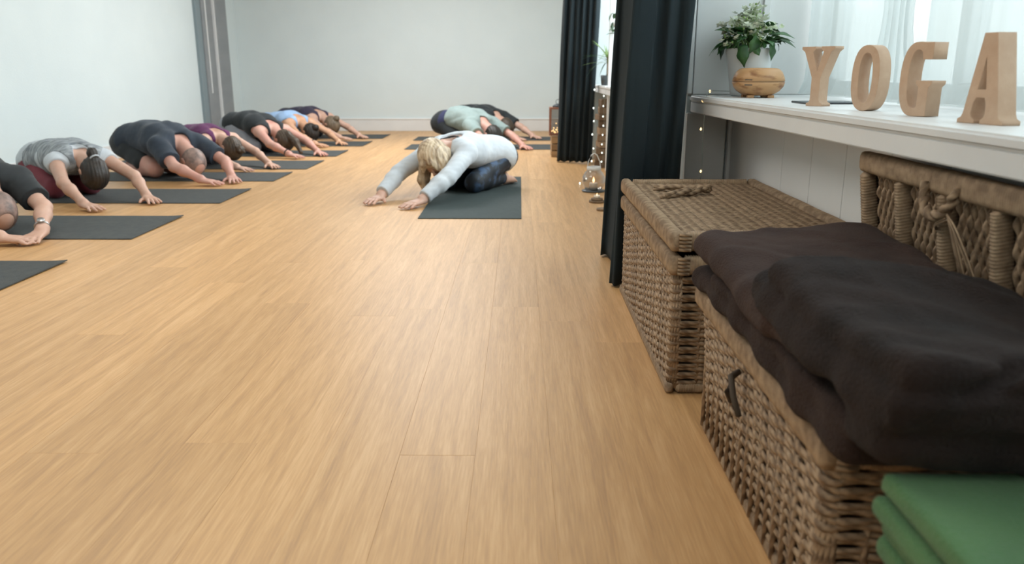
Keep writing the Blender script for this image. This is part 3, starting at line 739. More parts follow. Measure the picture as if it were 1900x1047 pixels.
link('hanger', tube_me([(-.032, 0, .04), (0, 0, .5), (0, 0, 1.538)], .0015, 5), M['wire'], t)
for k in range(16):
    az = r3.uniform(0, 6.283); o = link('leaf', lv[k % 3], None, t, (.03*math.cos(az), .03*math.sin(az), .06+r3.uniform(-.13, .06))); aim(o, az-R90, r3.uniform(-.9, .7)); o.scale = (.9,)*3

# ------------------------------------------------------------------ far corner: logs, crate, lanterns, candles
zz = .001
r4 = random.Random(8)
for k in range(10):
    hh = r4.uniform(.052, .068); w = r4.uniform(.075, .095)
    o = box('wood_block', (-w, w, -.09, .09, 0, hh-.002), M['log'], bev=.006, loc=(.765+r4.uniform(-.012, .012), 7.12+r4.uniform(-.01, .01), zz)); o.rotation_euler = (0, 0, r4.uniform(-.12, .12)); zz += hh
    tag(o, ['rough wood block at the bottom of the stack under the far sill', 'rough wood block second from the floor under the far sill', 'rough wood block third from the floor under the far sill', 'rough wood block fourth from the floor under the far sill', 'rough wood block fifth from the floor under the far sill', 'rough wood block fifth from the top under the far sill', 'rough wood block fourth from the top under the far sill', 'rough wood block third from the top under the far sill', 'rough wood block second from the top under the far sill', 'rough wood block at the top of the stack under the far sill'][k], 'wood block', 'rough wood blocks stacked under the far sill')
t = tag(empty('wooden_crate', (.43, 8.05, 0)), 'small slatted wooden crate standing at the far curtain, under the wooden lantern', 'crate')
for k in range(3):
    z0 = .002+k*.067
    for sy in (-1, 1): box('slat', (-.12, .12, sy*.14-.006, sy*.14+.006, z0, z0+.058), M['crate'], t, bev=.002)
    for sx in (-1, 1): box('slat', (sx*.114-.006, sx*.114+.006, -.1335, .1335, z0, z0+.058), M['crate'], t, bev=.002)
for sx in (-1, 1):
    for sy in (-1, 1): box('corner_post', (sx*.095-.012, sx*.095+.012, sy*.12-.012, sy*.12+.012, 0, .195), M['crate'], t, bev=.002)
for k in range(4): box('top_board', (-.12+k*.0605, -.12+k*.0605+.0585, -.145, .145, .1965, .206), M['crate'], t, bev=.002)
t = tag(empty('wooden_lantern', (.375, 8.05, .2062)), 'reddish wooden lantern holding yellow fairy lights, on the crate by the far curtain', 'lantern')
box('base', (-.085, .085, -.085, .085, 0, .018), M['redwood'], t, bev=.003)
box('top', (-.085, .085, -.085, .085, .252, .27), M['redwood'], t, bev=.003)
link('cap', lathe_me([(.055, .27), (.05, .285), (.028, .30), (.001, .305)], 20), M['black'], t)
link('ring', tube_me([(.022*math.cos(a*.5236), 0, .322+.022*math.sin(a*.5236)) for a in range(12)], .003, 6, closed=True), M['black'], t)
for sx in (-1, 1):
    for sy in (-1, 1): box('corner_post', (sx*.075-.009, sx*.075+.009, sy*.075-.009, sy*.075+.009, .018, .252), M['redwood'], t, bev=.002)
for sx, sy in ((-1, 0), (1, 0), (0, -1), (0, 1)):
    b = (sx*.075-.001, sx*.075+.001, -.065, .065, .019, .251) if sx else (-.065, .065, sy*.075-.001, sy*.075+.001, .019, .251)
    box('pane', b, M['lantern_glass'], t)
bl = lathe_me([(.0005, -.006), (.005, -.003), (.006, .001), (.004, .006), (.0005, .008)], 10); bl.materials.append(M['bulb'])
for k in range(20): link('bulb', bl, None, t, (r4.uniform(-.055, .055), r4.uniform(-.055, .055), .026+r4.random()**1.6*.10))
link('wire', tube_me([(r4.uniform(-.055, .055), r4.uniform(-.055, .055), .024+.004*k) for k in range(22)], .001, 4), M['dwire'], t)

t = tag(empty('glass_lantern', (.520, 5.62, 0)), 'round glass lantern with looped handle and lit candle, on the floor beside the curtain', 'lantern')
link('base_plate', lathe_me([(.001, 0), (.075, 0), (.082, .004), (.080, .010), (.001, .012)], 36), M['slate'], t)
gp = [(.040, .013), (.060, .020), (.077, .045), (.083, .075), (.079, .105), (.062, .135), (.045, .150), (.043, .165), (.045, .172)]
link('glass_bowl', lathe_me(gp, 40, cap=False), M['lantern_glass'], t)
link('collar', lathe_me([(.046, .150), (.049, .152), (.049, .174), (.046, .176), (.0435, .174), (.0435, .152), (.046, .150)], 36, cap=False), M['white'], t)
link('handle', tube_me([(-.047, 0, .160), (-.040, 0, .21), (-.02, 0, .255), (0, 0, .268), (.02, 0, .255), (.040, 0, .21), (.047, 0, .160)], .0035, 7), M['white'], t)
c_ = link('candle', lathe_me([(.001, .0125), (.030, .0125), (.030, .060), (.026, .062), (.001, .058)], 24), M['wax'], t)
link('flame', lathe_me([(.0005, .063), (.007, .071), (.008, .080), (.004, .094), (.0005, .104)], 14), M['flame'], c_)
for (x_, y_, s, lab) in ((.500, 5.14, .05, 'small tealight on a round wood slice, just in front of the glass lantern'), (.505, 4.83, .035, 'small flat wood slice candle holder beside the near curtain, nearest the camera')):
    t = tag(empty('tealight_holder', (x_, y_, 0)), lab, 'candle holder')
    link('wood_slice', lathe_me([(.001, 0), (s, 0), (s*1.03, .007), (s, .014), (.001, .014)], 28), M['log'], t)
    if s > .04:
        link('upper_slice', lathe_me([(.001, .0145), (s*.75, .0145), (s*.77, .021), (s*.75, .028), (.001, .028)], 28), M['log'], t)
        q = link('tealight', lathe_me([(.001, .0285), (.019, .0285), (.0195, .046), (.018, .046), (.017, .043), (.001, .043)], 24), M['wax'], t)
        link('flame', lathe_me([(.0005, .0435), (.004, .048), (.0005, .060)], 10), M['flame'], q)

def light_string(label, pts, nb, m, cold=True, r=.0011, bs=1.0, seed=0):
    t = tag(empty('light_string', pts[0]), label, 'string lights'); o0 = Vector(pts[0]); rr = random.Random(seed)
    P = [Vector(p)-o0 for p in pts]; out = []
    for i in range(len(P)-1):
        p0, p1, p2, p3 = P[max(i-1, 0)], P[i], P[i+1], P[min(i+2, len(P)-1)]
        for k in range(6):
            u = k/6; out.append(.5*((2*p1)+(p2-p0)*u+(2*p0-5*p1+4*p2-p3)*u*u+(3*p1-p0-3*p2+p3)*u**3))
    out.append(P[-1]); link('wire', tube_me(out, r, 5), M['wire'], t)
    bmq = lathe_me([(.0005, -.006), (.0042, -.003), (.005, .001), (.0035, .006), (.0005, .009)], 8); bmq.materials.append(M['bulbw' if cold else 'bulb'])
    for k in range(nb):
        p = out[int((k+.5)/nb*(len(out)-1))]
        o = link('bulb', bmq, None, t, p+Vector((rr.uniform(-.012, -.004), rr.uniform(-.012, 0), rr.uniform(-.004, .004)))); o.scale = (bs,)*3
    return t
light_string('thin string of white fairy lights hanging along the edge of the far black curtain', [(.665, 7.19, .70), (.655, 7.17, .55), (.658, 7.16, .42), (.650, 7.14, .28), (.655, 7.12, .16), (.62, 6.9, .05), (.57, 6.5, .012), (.50, 6.1, .012), (.43, 5.9, .012)], 9, None, seed=1, bs=1.05)
light_string('thin string of white fairy lights hanging down the white post, above the glass lantern', [(.715, 6.76, .72), (.700, 6.74, .62), (.692, 6.74, .50), (.700, 6.74, .38), (.690, 6.74, .27), (.698, 6.74, .16), (.69, 6.72, .06)], 9, None, seed=2, bs=.95)
light_string('fairy lights looped round the rounded end of the white sill, on a thin pale wire', [(.98, 3.385, .740), (.90, 3.37, .744), (.80, 3.36, .748), (.765, 3.30, .748), (.728, 3.20, .735), (.715, 3.16, .69), (.712, 3.15, .62), (.715, 3.16, .54), (.722, 3.18, .44), (.72, 3.2, .40)], 5, None, cold=False, seed=3, bs=.8, r=.0014)
h = tag(empty('cable_hook', (.7508, 2.93, .70)), 'tiny hook with a short wire fixed to the front edge of the sill', 'hook')
link('hook', tube_me([(.004, .12, 0), (-.004, .12, -.002), (-.008, .06, -.008), (-.009, .0, -.006), (-.004, -.006, -.01)], .0014, 6), M['wire'], h)

# ------------------------------------------------------------------ yoga mats
def yoga_mat(x0, x1, y0, y1, label, m='mat', rz=0, curl=0):
    cx, cy = (x0+x1)/2, (y0+y1)/2; bm = bmesh.new(); n = 40; hx, hy = (x1-x0)/2, (y1-y0)/2
    bmesh.ops.create_grid(bm, x_segments=n, y_segments=6, size=1)
    for v in bm.verts:
        u, w = v.co.x, v.co.y; v.co.x = u*hx; v.co.y = w*hy
        v.co.z = .0052+(curl*max(0, (u-.9)/.1)**2*(.6+.4*w) if curl else 0)
    r = bmesh.ops.extrude_face_region(bm, geom=bm.faces[:])
    for g in r['geom']:
        if isinstance(g, bmesh.types.BMVert): g.co.z -= .0045
    bmesh.ops.recalc_face_normals(bm, faces=bm.faces)
    me = bm_mesh(bm)
    o = link('yoga_mat', me, M[m], None, (cx, cy, 0)); o.rotation_euler = (0, 0, rz)
    tag(o, label, 'yoga mat', 'yoga mats on the bamboo floor'); return o
rows = [(-3.83, -2.02, 2.86, 3.45, 'empty dark yoga mat nearest the camera, cut by the left edge'),
        (-3.80, -1.965, 3.935, 4.59, 'dark yoga mat under the bald man in the black t-shirt'),
        (-3.78, -1.925, 5.06, 5.685, 'dark yoga mat under the woman in burgundy leggings'),
        (-3.76, -1.895, 6.11, 6.65, 'dark yoga mat under the man in the navy t-shirt'),
        (-3.74, -1.84, 6.88, 7.54, 'dark yoga mat under the woman in the purple tank top'),
        (-3.70, -1.82, 7.93, 8.53, 'dark yoga mat under the woman in grey leggings and black tank top'),
        (-3.66, -1.765, 9.02, 9.65, 'dark yoga mat under the woman in the light blue top'),
        (-3.60, -1.715, 10.04, 10.70, 'dark yoga mat farthest back in the left row, by the back wall')]
for i, q in enumerate(rows): yoga_mat(*q, curl=.006)
yoga_mat(-.587, .010, 4.53, 6.385, 'dark green-black yoga mat lying lengthwise under the teacher in white', 'mat2')
yoga_mat(-1.245, .47, 8.66, 9.27, 'dark yoga mat under the person in pale grey t-shirt, right row')
yoga_mat(-1.30, .50, 9.80, 10.35, 'dark yoga mat under the person in black t-shirt at the back right')

# ------------------------------------------------------------------ people in a stretched kneeling pose
M['heather'] = mat('grey_heather', (.16, .18, .20), .85, (.34, .37, .39), (70, 18, 18), .2, (200, 200, 200), ramp=(.38, .62))
def cloth(name, c, v=None, sh=.1): M[name] = mat(name+'_cloth', c, .85, v or tuple(x*1.25 for x in c), (12, 12, 12), .25, (260, 260, 260), sheen=sh)
cloth('white_shirt', (.46, .50, .54), (.54, .58, .61)); cloth('burgundy', (.15, .026, .038)); cloth('navy', (.022, .032, .048)); cloth('blackc', (.014, .018, .021))
cloth('purple', (.085, .016, .07)); cloth('greyleg', (.26, .275, .31), (.31, .32, .36)); cloth('skyblue', (.25, .37, .55)); cloth('plum', (.025, .020, .042))
cloth('teal_grey', (.22, .29, .28), (.27, .34, .33)); cloth('indigo', (.022, .026, .07)); cloth('charcoal', (.028, .034, .038)); cloth('midnight', (.012, .018, .026), (.035, .058, .11))
M['midnight'] = mat('patterned_leggings', (.010, .015, .022), .7, (.045, .085, .16), (16, 16, 16), .1, (200, 200, 200), ramp=(.50, .66))
def hairm(name, a, b, sc=(120, 12, 12)): M[name] = mat(name, a, .5, b, sc, .5, (260, 60, 60), detail=5)
hairm('hair_dark', (.010, .008, .006), (.030, .022, .017)); hairm('hair_brown', (.030, .020, .012), (.085, .056, .033)); hairm('hair_light', (.09, .065, .04), (.20, .15, .10))
hairm('hair_blonde', (.17, .105, .055), (.68, .55, .38), (70, 14, 14)); hairm('hair_grey', (.13, .10, .09), (.36, .24, .20), (26, 26, 26))
M['lip'] = mat('lip_skin', (.42, .17, .14), .5)

def person(label, loc, rz, scale=1.0, res=.0065, skin='skin', girth=1.0, hip=(.03, .245), waist=(.21, .285), chest=(.40, .275), sho=(.565, .235),
           head=(.75, 0, .125), u=(.80, 0, -.60), f=None, el=(.80, .215, .125), wr=(1.02, .17, .042), hand_yaw=0, bald=False, hair=None, hairstyle='short',
           tops=(), bottom=None, bottom_to='ankle', wrist=None, feet_bare=True, cuffs=None, hsplit=0, headyaw=0, extra=None, thumbs=1):
    root = tag(empty('person', loc, rz), label, 'person'); root.scale = (scale,)*3
    nv = lambda a: np.array(a, float)
    L3 = lambda x, y, z: (x, y, z)
    u = nv(u); u /= np.linalg.norm(u)
    if f is None:
        s_ = nv((0, 1, 0)); f = np.cross(s_, u); f = f if f[2] < 0 else -f
    f = nv(f); f -= u*f.dot(u); f /= np.linalg.norm(f); rgt = np.cross(u, f)
    hd = nv(head); A = [f, rgt, u]
    lo = (-.30, -.36, -.004); hi = (1.32, .36, .52)
    g = girth*.90; hip = (hip[0], hip[1]-.018); waist = (waist[0], waist[1]-.022); chest = (chest[0], chest[1]-.015)
    def torso(v, inf=0, fromx=-9, k=.05):
        for s in (-1, 1):
            v.cone((hip[0]-.035, s*.078, hip[1]-.012), (hip[0]+.02, s*.075, hip[1]+.005), .110*g+inf, .112*g+inf, k)
            v.cone((hip[0]+.03, s*.055, hip[1]+.005), (waist[0], s*.048, waist[1]), .108*g+inf, .092*g+inf, k)
            v.cone((waist[0], s*.048, waist[1]), (chest[0], s*.062, chest[1]), .092*g+inf, .098*g+inf, k)
            v.cone((chest[0], s*.062, chest[1]), (sho[0]-.02, s*.085, sho[1]+.005), .098*g+inf, .066*g**.5+inf, k)
            v.cone((sho[0]-.02, s*.085, sho[1]+.005), (sho[0], s*.155, sho[1]), .062+inf, .052+inf, .03)
            v.cone((chest[0]-.02, s*.03, chest[1]+.045), (sho[0]-.02, s*.06, sho[1]+.03), .055+inf, .045+inf, .04)
    def arm(v, s, inf=0, t=1.0, fore=0):
        a = nv((sho[0], s*.155, sho[1])); e = nv((el[0], s*el[1], el[2])); w = nv((wr[0], s*wr[1], wr[2]))
        b = a+(e-a)*min(t, 1)
        v.cone(a, b, .050*g**.6+inf, (.050-(.050-.038)*min(t, 1))*g**.6+inf, .03)
        if t > .999:
            v.cone(e, e+(w-e)*.35, .037*g**.6+inf, .039*g**.6+inf, .02)
            q = e+(w-e)*(1 if fore == 0 else fore); v.cone(e+(w-e)*.35, q, .038*g**.6+inf, (.0245 if fore == 0 else .027)+inf, .02)
    def legs(v, inf=0, t=1.0, shin=1.0, k=.025):
        for s in (-1, 1):
            h = nv((hip[0]+.03, s*.085, hip[1]-.03)); kn = nv((.405, s*.115, .066)); an = nv((.0, s*.085, .052))
            v.cone(h, h+(kn-h)*min(t, 1), .094*g+inf, (.094*g+(.058-.094*g)*min(t, 1))+inf, .03)
            if t >= 1:
                m = kn+(an-kn)*.35
                v.cone(kn, m, .054+inf, .056*g**.5+inf, k); e = m+(an-m)*shin; v.cone(m, e, .056*g**.5+inf, .036+inf, k)
    def foot(v, s):
        an = (.0, s*.085, .05); v.cone(an, (-.012, s*.085, .062), .034, .032, .02); v.cone((0, s*.085, .045), (-.12, s*.072, .030), .030, .024, .02); v.cone((0, s*.09, .04), (-.11, s*.098, .026), .026, .021, .02)
        for i in range(5): v.cone((-.115, s*(.058+.012*i), .028), (-.165+.008*i, s*(.052+.0155*i), .016), .012 if i else .014, .0085 if i else .0115, .006)
    def hand(v, s):
        w = nv((wr[0], s*wr[1], wr[2])); e = nv((el[0], s*el[1], el[2])); d = w-e; d[2] = 0; d /= np.linalg.norm(d)
        a = hand_yaw*s; d = nv((d[0]*math.cos(a)-d[1]*math.sin(a), d[0]*math.sin(a)+d[1]*math.cos(a), 0)); md = nv((-d[1], d[0], 0))*(-s)   # towards the body's middle
        v.cone(w-d*.02, w+d*.012, .0255, .0235, .02)
        for i, off in enumerate((.027, .009, -.009, -.026)):
            ln = (.074, .083, .077, .060)[i]; sp = (.22, .07, -.08, -.26)[i]
            fd = d*math.cos(sp)+md*math.sin(sp)
            mcp = w+d*(.082 if i < 3 else .075)+md*off; mcp[2] = .027-.003*(i == 3)
            v.cone(w+md*off*.55-nv((0, 0, .012)), mcp, .0165, .0125, .012)
            p = mcp+fd*ln*.48; p[2] = .0225; q = p+fd*ln*.30; q[2] = .0135; r_ = q+fd*ln*.22; r_[2] = .0095
            v.cone(mcp, p, .0102, .0094, .006); v.cone(p, q, .0094, .0085, .004); v.cone(q, r_, .0085, .0076, .004)
        tb = w+d*.022+md*.020; tb[2] = .026; t1 = tb+(d*.62+md*.78)*.042; t1[2] = .020; t2 = t1+(d*.80+md*.6)*.030; t2[2] = .013
        v.cone(tb, t1, .0155, .0115, .012); v.cone(t1, t2, .0112, .0088, .005)
    # one continuous body
    v = Vox(lo, hi, res)
    torso(v); legs(v)
    for s in (-1, 1): foot(v, s); arm(v, s); hand(v, s)
    nb = nv((sho[0]-.005, 0, sho[1]+.012)); ne = hd-u*.055-f*.028
    v.cone(nb, ne, .058*g**.5, .052*g**.3, .03)
    v.ell(hd, (.096, .076, .092), A, .02); v.ell(hd-u*.06+f*.022, (.066, .056, .078), A, .03)
    v.cone(hd-u*.112+f*.055, hd-u*.108+f*.062, .017, .015, .02)
    v.cone(hd+f*.084+rgt*.032+u*.014, hd+f*.084-rgt*.032+u*.014, .012, .012, .012)
    for s in (-1, 1):
        v.ell(hd+f*.098+rgt*s*.031-u*.010, (.012, .014, .009), A, .012, 'sub')
        v.ell(hd+f*.079+rgt*s*.030-u*.012, (.013, .015, .011), A, .004)
        v.ell(hd+rgt*s*.077-u*.022-f*.004, (.019, .009, .030), A, .006); v.ell(hd+rgt*s*.085-u*.020, (.010, .004, .018), A, .004, 'sub')
        v.ell(hd+f*.064+rgt*s*.035-u*.045, (.022, .020, .020), A, .015)
        v.ell(hd+f*.106+rgt*s*.010-u*.050, (.010, .008, .008), A, .006)
    v.cone(hd+f*.090-u*.006, hd+f*.112-u*.048, .008, .0115, .008)
    v.cone(hd+f*.090+rgt*.018-u*.080, hd+f*.090-rgt*.018-u*.080, .0065, .0065, .005); v.cone(hd+f*.087+rgt*.015-u*.092, hd+f*.087-rgt*.015-u*.092, .0065, .0065, .005)
    link('body', v.mesh(), M[skin], root)
    # lower clothing
    if bottom:
        b = Vox(lo, hi, res)
        for s in (-1, 1):
            b.cone((hip[0]-.035, s*.078, hip[1]-.012), (hip[0]+.02, s*.075, hip[1]+.005), .110*g+.006, .112*g+.006, .05)
            b.cone((hip[0]+.03, s*.055, hip[1]+.005), (waist[0], s*.048, waist[1]), .108*g+.006, .092*g+.006, .05)
        wx = waist[0]+(.02 if tops and tops[0][3] > -.05 else -.05); b.cut((wx, 0, waist[1]), (1, 0, .1))
        if bottom_to == 'thigh': legs(b, .014, .62)
        else: legs(b, .0055, 1.0, .9)
        b.wrinkle(.0012 if bottom_to != 'thigh' else .003, 55, 3)
        nm = 'shorts' if bottom_to == 'thigh' else 'leggings'
        link(nm, b.mesh(), M[bottom], root)
    # upper clothing
    for (nm, mname, kind, x0, inf) in tops:
        t = Vox(lo, hi, res); torso(t, inf)
        if kind in ('tee', 'cap', 'long'):
            for s in (-1, 1): arm(t, s, inf+(.010 if kind == 'tee' else .004), {'tee': .78, 'cap': .16, 'long': 1.0}[kind], .93 if kind == 'long' else 0)
            for s in (-1, 1): t.cone((waist[0]-.10, s*.05, waist[1]-.002), (sho[0]-.05, s*.075, sho[1]+.002), .094*g+inf, .080*g+inf, .05)
            if kind == 'tee':
                for s in (-1, 1):
                    a = nv((sho[0], s*.155, sho[1])); e = nv((el[0], s*el[1], el[2])); t.cone(a, a+(e-a)*.78, .064*g**.6, .060*g**.6, .03)
        t.wrinkle({'tee': .0040, 'long': .0022, 'cap': .0012}.get(kind, .0012), 48, len(label), ani=(.5, 1, 1)); t.wrinkle(.001, 110, 2)
        # hems
        X, Y, Z = t.ax[0][:, None, None], t.ax[1][None, :, None], t.ax[2][None, None, :]
        t.D = np.maximum(t.D, (x0-X-.10*(Z-.25)+.006*np.sin(Y*40)).astype(np.float32))
        if x0 < -.1: t.D = np.where(X < .12, np.maximum(t.D, (.165+.35*(X+.1)-Z).astype(np.float32)), t.D)
        if kind in ('tee', 'cap', 'long'):
            for s in (-1, 1):
                a = nv((sho[0], s*.155, sho[1])); e = nv((el[0], s*el[1], el[2])); w = nv((wr[0], s*wr[1], wr[2]))
                if kind == 'long': p = e+(w-e)*.93; n = (w-e)/np.linalg.norm(w-e)
                else: p = a+(e-a)*{'tee': .72, 'cap': .20}[kind]; n = (e-a)/np.linalg.norm(e-a)
                pl = ((X-p[0])*n[0]+(Y-p[1])*n[1]+(Z-p[2])*n[2]).astype(np.float32)
                m_ = (Y*s > .03) if kind != 'long' else (Y*s > .03) & (X > .7)
                t.D = np.where(m_, np.maximum(t.D, pl), t.D)
            nr = .060 if kind != 'long' else .070
            t.cone(nb+nv((.02 if kind != 'long' else -.01, 0, .02)), ne+u*.10, nr, nr, .01, 'sub')
            if kind == 'long': t.ell((sho[0]-.045, 0, sho[1]+.085), (.085, .072, .075), None, .01, 'sub')
            t.cut((sho[0]+.030, 0, sho[1]), (.9, 0, -.3)) if kind != 'long' and 0 else None
        else:
            ar = .088 if kind == 'tank' else .10
            for s in (-1, 1):
                a = nv((sho[0]+.012, s*.158, sho[1])); t.cone(a-nv((.075, -s*.02, .03)), a+nv((.12, s*.02, .0)), ar*.80, ar, .012, 'sub')
                t.cone(a-nv((.04, 0, .12)), a, .06, .07, .012, 'sub')
            t.cone(nb-nv((.045, 0, -.05)), nb+nv((.2, 0, 0)), .050, .075, .012, 'sub')
        link(nm, t.mesh(), M[mname], root)
    # hair
    if hair:
        h = Vox(hd-.30, hd+.30, res*.8)
        h.ell(hd+u*.006-f*.006, (.103, .084, .100) if hairstyle != 'bob' else (.112, .094, .112), A, .01); h.ell(hd-u*.03-f*.035, (.072, .074, .075), A, .02)
        if hairstyle == 'bald':
            h = Vox(hd-.30, hd+.30, res*.8); h.ell(hd-f*.010-u*.012, (.090, .0795, .088), A, .01)
            h.ell(hd, (.0990, .0785, .0950), A, .003); h.cut(hd+u*.080, u); h.cut(hd+f*.080, f)
        if hairstyle in ('bun', 'pony', 'top'):
            q = {'bun': hd+u*.035-f*.115, 'top': hd+u*.085-f*.085, 'pony': hd-u*.045-f*.095}[hairstyle]
            h.ell(q, ((.036,)*3 if hairstyle != 'pony' else (.028,)*3), A, .010)
            if hairstyle == 'top':
                for i in range(5): a = i*1.256; h.cone(q, q+(rgt*math.cos(a)+u*math.sin(a))*.042-f*.01, .012, .008, .01)
            if hairstyle == 'pony':
                h.cone(q-u*.01, q-u*.05-f*.012, .020, .030, .008); h.cone(q-u*.05-f*.012, q-u*.09-f*.0, .030, .012, .015)
        if hairstyle == 'tail':
            q = hd+u*.02-f*.10; h.ell(q, (.028, .028, .028), A, .012)
            h.cone(q, q+u*.10+nv((.02, 0, -.02)), .024, .034, .02); h.cone(q+u*.10+nv((.02, 0, -.02)), q+u*.15+nv((.05, 0, -.09)), .034, .018, .02)
        if hairstyle == 'bob':
            dn = nv((0, 0, -1))
            for s in (-1, 1):
                for j, (a0, ln, ra) in enumerate(((-.03, .17, .034), (.015, .165, .034), (.055, .12, .028))):
                    p = hd+rgt*s*.074+f*a0-u*(.02-.03*j*.3); q = p+dn*ln*.55+rgt*s*.018+f*.02-u*.012; r_ = p+dn*ln+rgt*s*.006+f*.02-u*.02
                    h.cone(p, q, ra, ra*.92, .02); h.cone(q, r_, ra*.92, ra*.5, .02)
            h.cone(hd+f*.085+u*.05+rgt*.03, hd+f*.105-u*.0+rgt*.052, .024, .014, .015); h.cone(hd+f*.085+u*.05-rgt*.03, hd+f*.105-u*.0-rgt*.052, .024, .014, .015)
            h.cone(hd+u*.104-f*.03, hd+u*.07+f*.09, .006, .006, .008, 'sub')
        if hairstyle != 'bald':
            fr = .074 if hairstyle != 'bob' else .056
            h.cone(hd+f*.105-u*.035, hd+f*.10-u*.12, fr, fr, .012, 'sub')
            if hairstyle != 'bob': h.ell(hd-u*.115-f*.0, (.10, .10, .05), A, .012, 'sub')
        X, Y, Z = h.ax[0][:, None, None], h.ax[1][None, :, None], h.ax[2][None, None, :]
        R_ = (X-hd[0])*rgt[0]+(Y-hd[1])*rgt[1]+(Z-hd[2])*rgt[2]; U_ = (X-hd[0])*u[0]+(Y-hd[1])*u[1]+(Z-hd[2])*u[2]; F_ = (X-hd[0])*f[0]+(Y-hd[1])*f[1]+(Z-hd[2])*f[2]
        if hairstyle != 'bald': h.D += (.0016*np.sin(R_*330+3*np.sin(U_*22)+2*np.sin(F_*30))+.0012*np.sin(R_*130+F_*40)).astype(np.float32)
        else: h.D += (.0006*np.sin(R_*500)*np.sin(U_*480)).astype(np.float32)
        ho = link('hair', h.mesh(), M[hair], root)
        if hairstyle in ('pony',):
            q = hd-u*.052-f*.105; pts = [q+(rgt*math.cos(a*.5236)+(-f)*math.sin(a*.5236))*.0255 for a in range(12)]
            link('hair_tie', tube_me([tuple(p) for p in pts], .006, 6, closed=True), M['white_shirt'], ho)
    if wrist:
        for s, mm, nm in wrist:
            w = nv((wr[0], s*wr[1], wr[2])); e = nv((el[0], s*el[1], el[2])); d = (w-e)/np.linalg.norm(w-e); c = w-d*.025
            x = np.cross(d, (0, 0, 1)); x /= np.linalg.norm(x); y = np.cross(x, d)
            pts = [tuple(c+x*.031*math.cos(a*.3927)+y*.031*math.sin(a*.3927)) for a in range(16)]
            q = link(nm, tube_me(pts, .0055, 6, closed=True), M[mm], root)
            if nm == 'wristwatch':
                cc = c+y*.036; z = lathe_me([(.001, 0), (.017, 0), (.018, .004), (.016, .008), (.001, .009)], 20)
                o = link('watch_face', z, M['steel'], q, tuple(cc)); o.rotation_euler = Vector(tuple(y)).to_track_quat('Z', 'Y').to_euler()
    if extra == 'straps':
        z = lambda x, y: sho[1]+.062*g+.018-abs(y)*.10
        ms = [tube_me([(sho[0]-.10, s*.010, z(0, 0)+.024), (sho[0]-.06, s*.035, z(0, .03)+.022), (sho[0]-.01, s*.065, z(0, .065)+.014), (sho[0]+.03, s*.085, z(0, .08)-.012)], .005, 6) for s in (-1, 1)]
        ms.append(tube_me([(sho[0]-.075, -.05, z(0, 0)+.020), (sho[0]-.07, 0, z(0, 0)+.028), (sho[0]-.075, .05, z(0, 0)+.020)], .005, 6))
        link('bra_straps', join_me(ms), M['blackc'], root)
    return root
D = math.radians
def at(hx, hy, deg, sc, reach=1.12):
    a = D(deg); return (hx-reach*sc*math.cos(a), hy-reach*sc*math.sin(a), .0055)
# left row, from the camera to the back wall
person('bald man in black t-shirt with a wristwatch, bowing at the left edge', at(-2.44, 3.83, -38, 1.04, 1.0), D(-38), 1.04, skin='skin', girth=1.12, sho=(.575, .245), head=(.735, 0, .120), u=(.86, 0, -.5),
       el=(.80, .180, .125), wr=(.965, .095, .045), hand_yaw=-.35, hair='hair_grey', hairstyle='bald', tops=(('t_shirt', 'blackc', 'tee', .02, .014),), bottom='charcoal', wrist=[(1, 'steel', 'wristwatch')])
person('woman in grey top over white shirt with burgundy leggings and dark ponytail, barefoot', at(-2.46, 4.89, -39, .99), D(-39), .99, res=.006, sho=(.575, .255), head=(.755, 0, .175), u=(.70, 0, -.71), el=(.83, .225, .15), wr=(1.02, .20, .043),
       hair='hair_dark', hairstyle='pony', tops=(('undershirt', 'white_shirt', 'cap', -.22, .009), ('tank_top', 'heather', 'tank', .11, .020)), bottom='burgundy')
person('man in navy t-shirt and black shorts with close-cropped grey hair, third in the left row', at(-2.20, 5.92, -36, 1.06, 1.10), D(-36), 1.06, skin='skin_pink', girth=1.10, head=(.745, 0, .13), u=(.82, 0, -.57), el=(.82, .205, .125), wr=(1.0, .125, .045), hip=(.0, .265),
       waist=(.20, .31), chest=(.40, .295), sho=(.57, .245), hair='hair_grey', hairstyle='bald', tops=(('t_shirt', 'navy', 'tee', .04, .014),), bottom='blackc', bottom_to='thigh')
person('woman in purple tank top with messy brown bun, behind the man in navy', at(-2.21, 6.79, -34, .98), D(-34), .98, head=(.75, 0, .16), u=(.72, 0, -.69), hair='hair_brown', hairstyle='top', tops=(('tank_top', 'purple', 'tank', .02, .006),), bottom='charcoal', girth=.95)
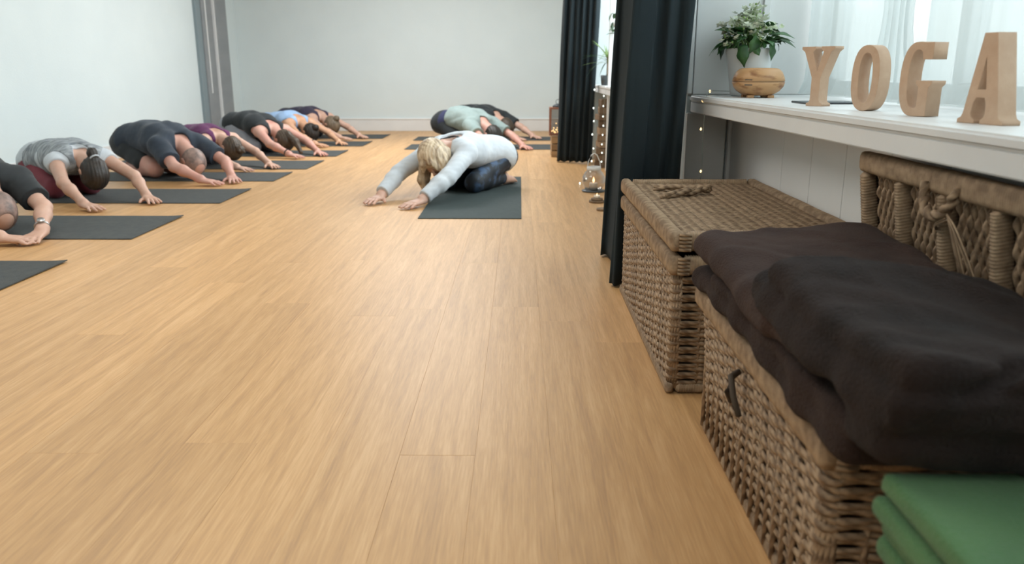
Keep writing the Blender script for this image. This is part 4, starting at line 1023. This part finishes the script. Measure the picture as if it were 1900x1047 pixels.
person('woman in black strappy tank top and light grey leggings, bracelet on one wrist', at(-2.05, 7.83, -37, 1.02), D(-37), 1.02, girth=1.05, skin='skin_pink', hip=(.0, .285), waist=(.19, .325), chest=(.38, .285), sho=(.56, .225), head=(.74, 0, .13), u=(.86, 0, -.50),
       hair='hair_brown', hairstyle='tail', tops=(('tank_top', 'blackc', 'strap', .0, .010),), bottom='greyleg', wrist=[(-1, 'blackc', 'bracelet')])
person('tanned woman in light blue tank top with dark hair, between two other bowing women', at(-2.09, 8.99, -36, 1.0), D(-36), 1.0, skin='skin_tan', girth=.92, res=.007, hair='hair_dark', hairstyle='bun', tops=(('tank_top', 'skyblue', 'strap', .02, .006),), bottom='charcoal', wrist=[(-1, 'blackc', 'bracelet')])
person('woman in dark plum tank top with hair in a bun, farthest of the left row', at(-2.02, 9.90, -31, 1.03), D(-31), 1.03, res=.0075, head=(.75, 0, .15), u=(.88, 0, -.45), hair='hair_light', hairstyle='bun', tops=(('tank_top', 'plum', 'strap', .02, .006),), bottom='charcoal')
# the teacher
person('blonde teacher in white long-sleeved top and dark patterned leggings, kneeling on her own mat', at(-.80, 4.96, -121.5, 1.03), D(-121.5), 1.03, res=.0052, hip=(.02, .235), waist=(.20, .275), chest=(.38, .295), sho=(.545, .275),
       head=(.70, 0, .262), u=(.80, -.06, .56), f=(.56, .24, -.80), el=(.815, .195, .155), wr=(1.03, .165, .045), hair='hair_blonde', hairstyle='bob', tops=(('long_sleeved_top', 'white_shirt', 'long', -.03, .013),), bottom='midnight', girth=1.0, extra='straps')
# right row
person('person in pale grey-green t-shirt and black leggings, behind the teacher', at(-.03, 8.50, -47, 1.04), D(-47), 1.04, res=.007, skin='skin_pink', girth=1.12, hip=(.0, .255), waist=(.22, .32), chest=(.42, .29), hair='hair_dark', hairstyle='short',
       tops=(('t_shirt', 'teal_grey', 'tee', .16, .014), ('waistband', 'indigo', 'tank', .06, .008)), bottom='blackc')
person('person in black t-shirt, farthest back on the right, by the back wall', at(.11, 9.85, -42, 1.04), D(-42), 1.04, res=.0075, hair='hair_brown', hairstyle='short', girth=1.08, tops=(('t_shirt', 'blackc', 'tee', .02, .014),), bottom='blackc')
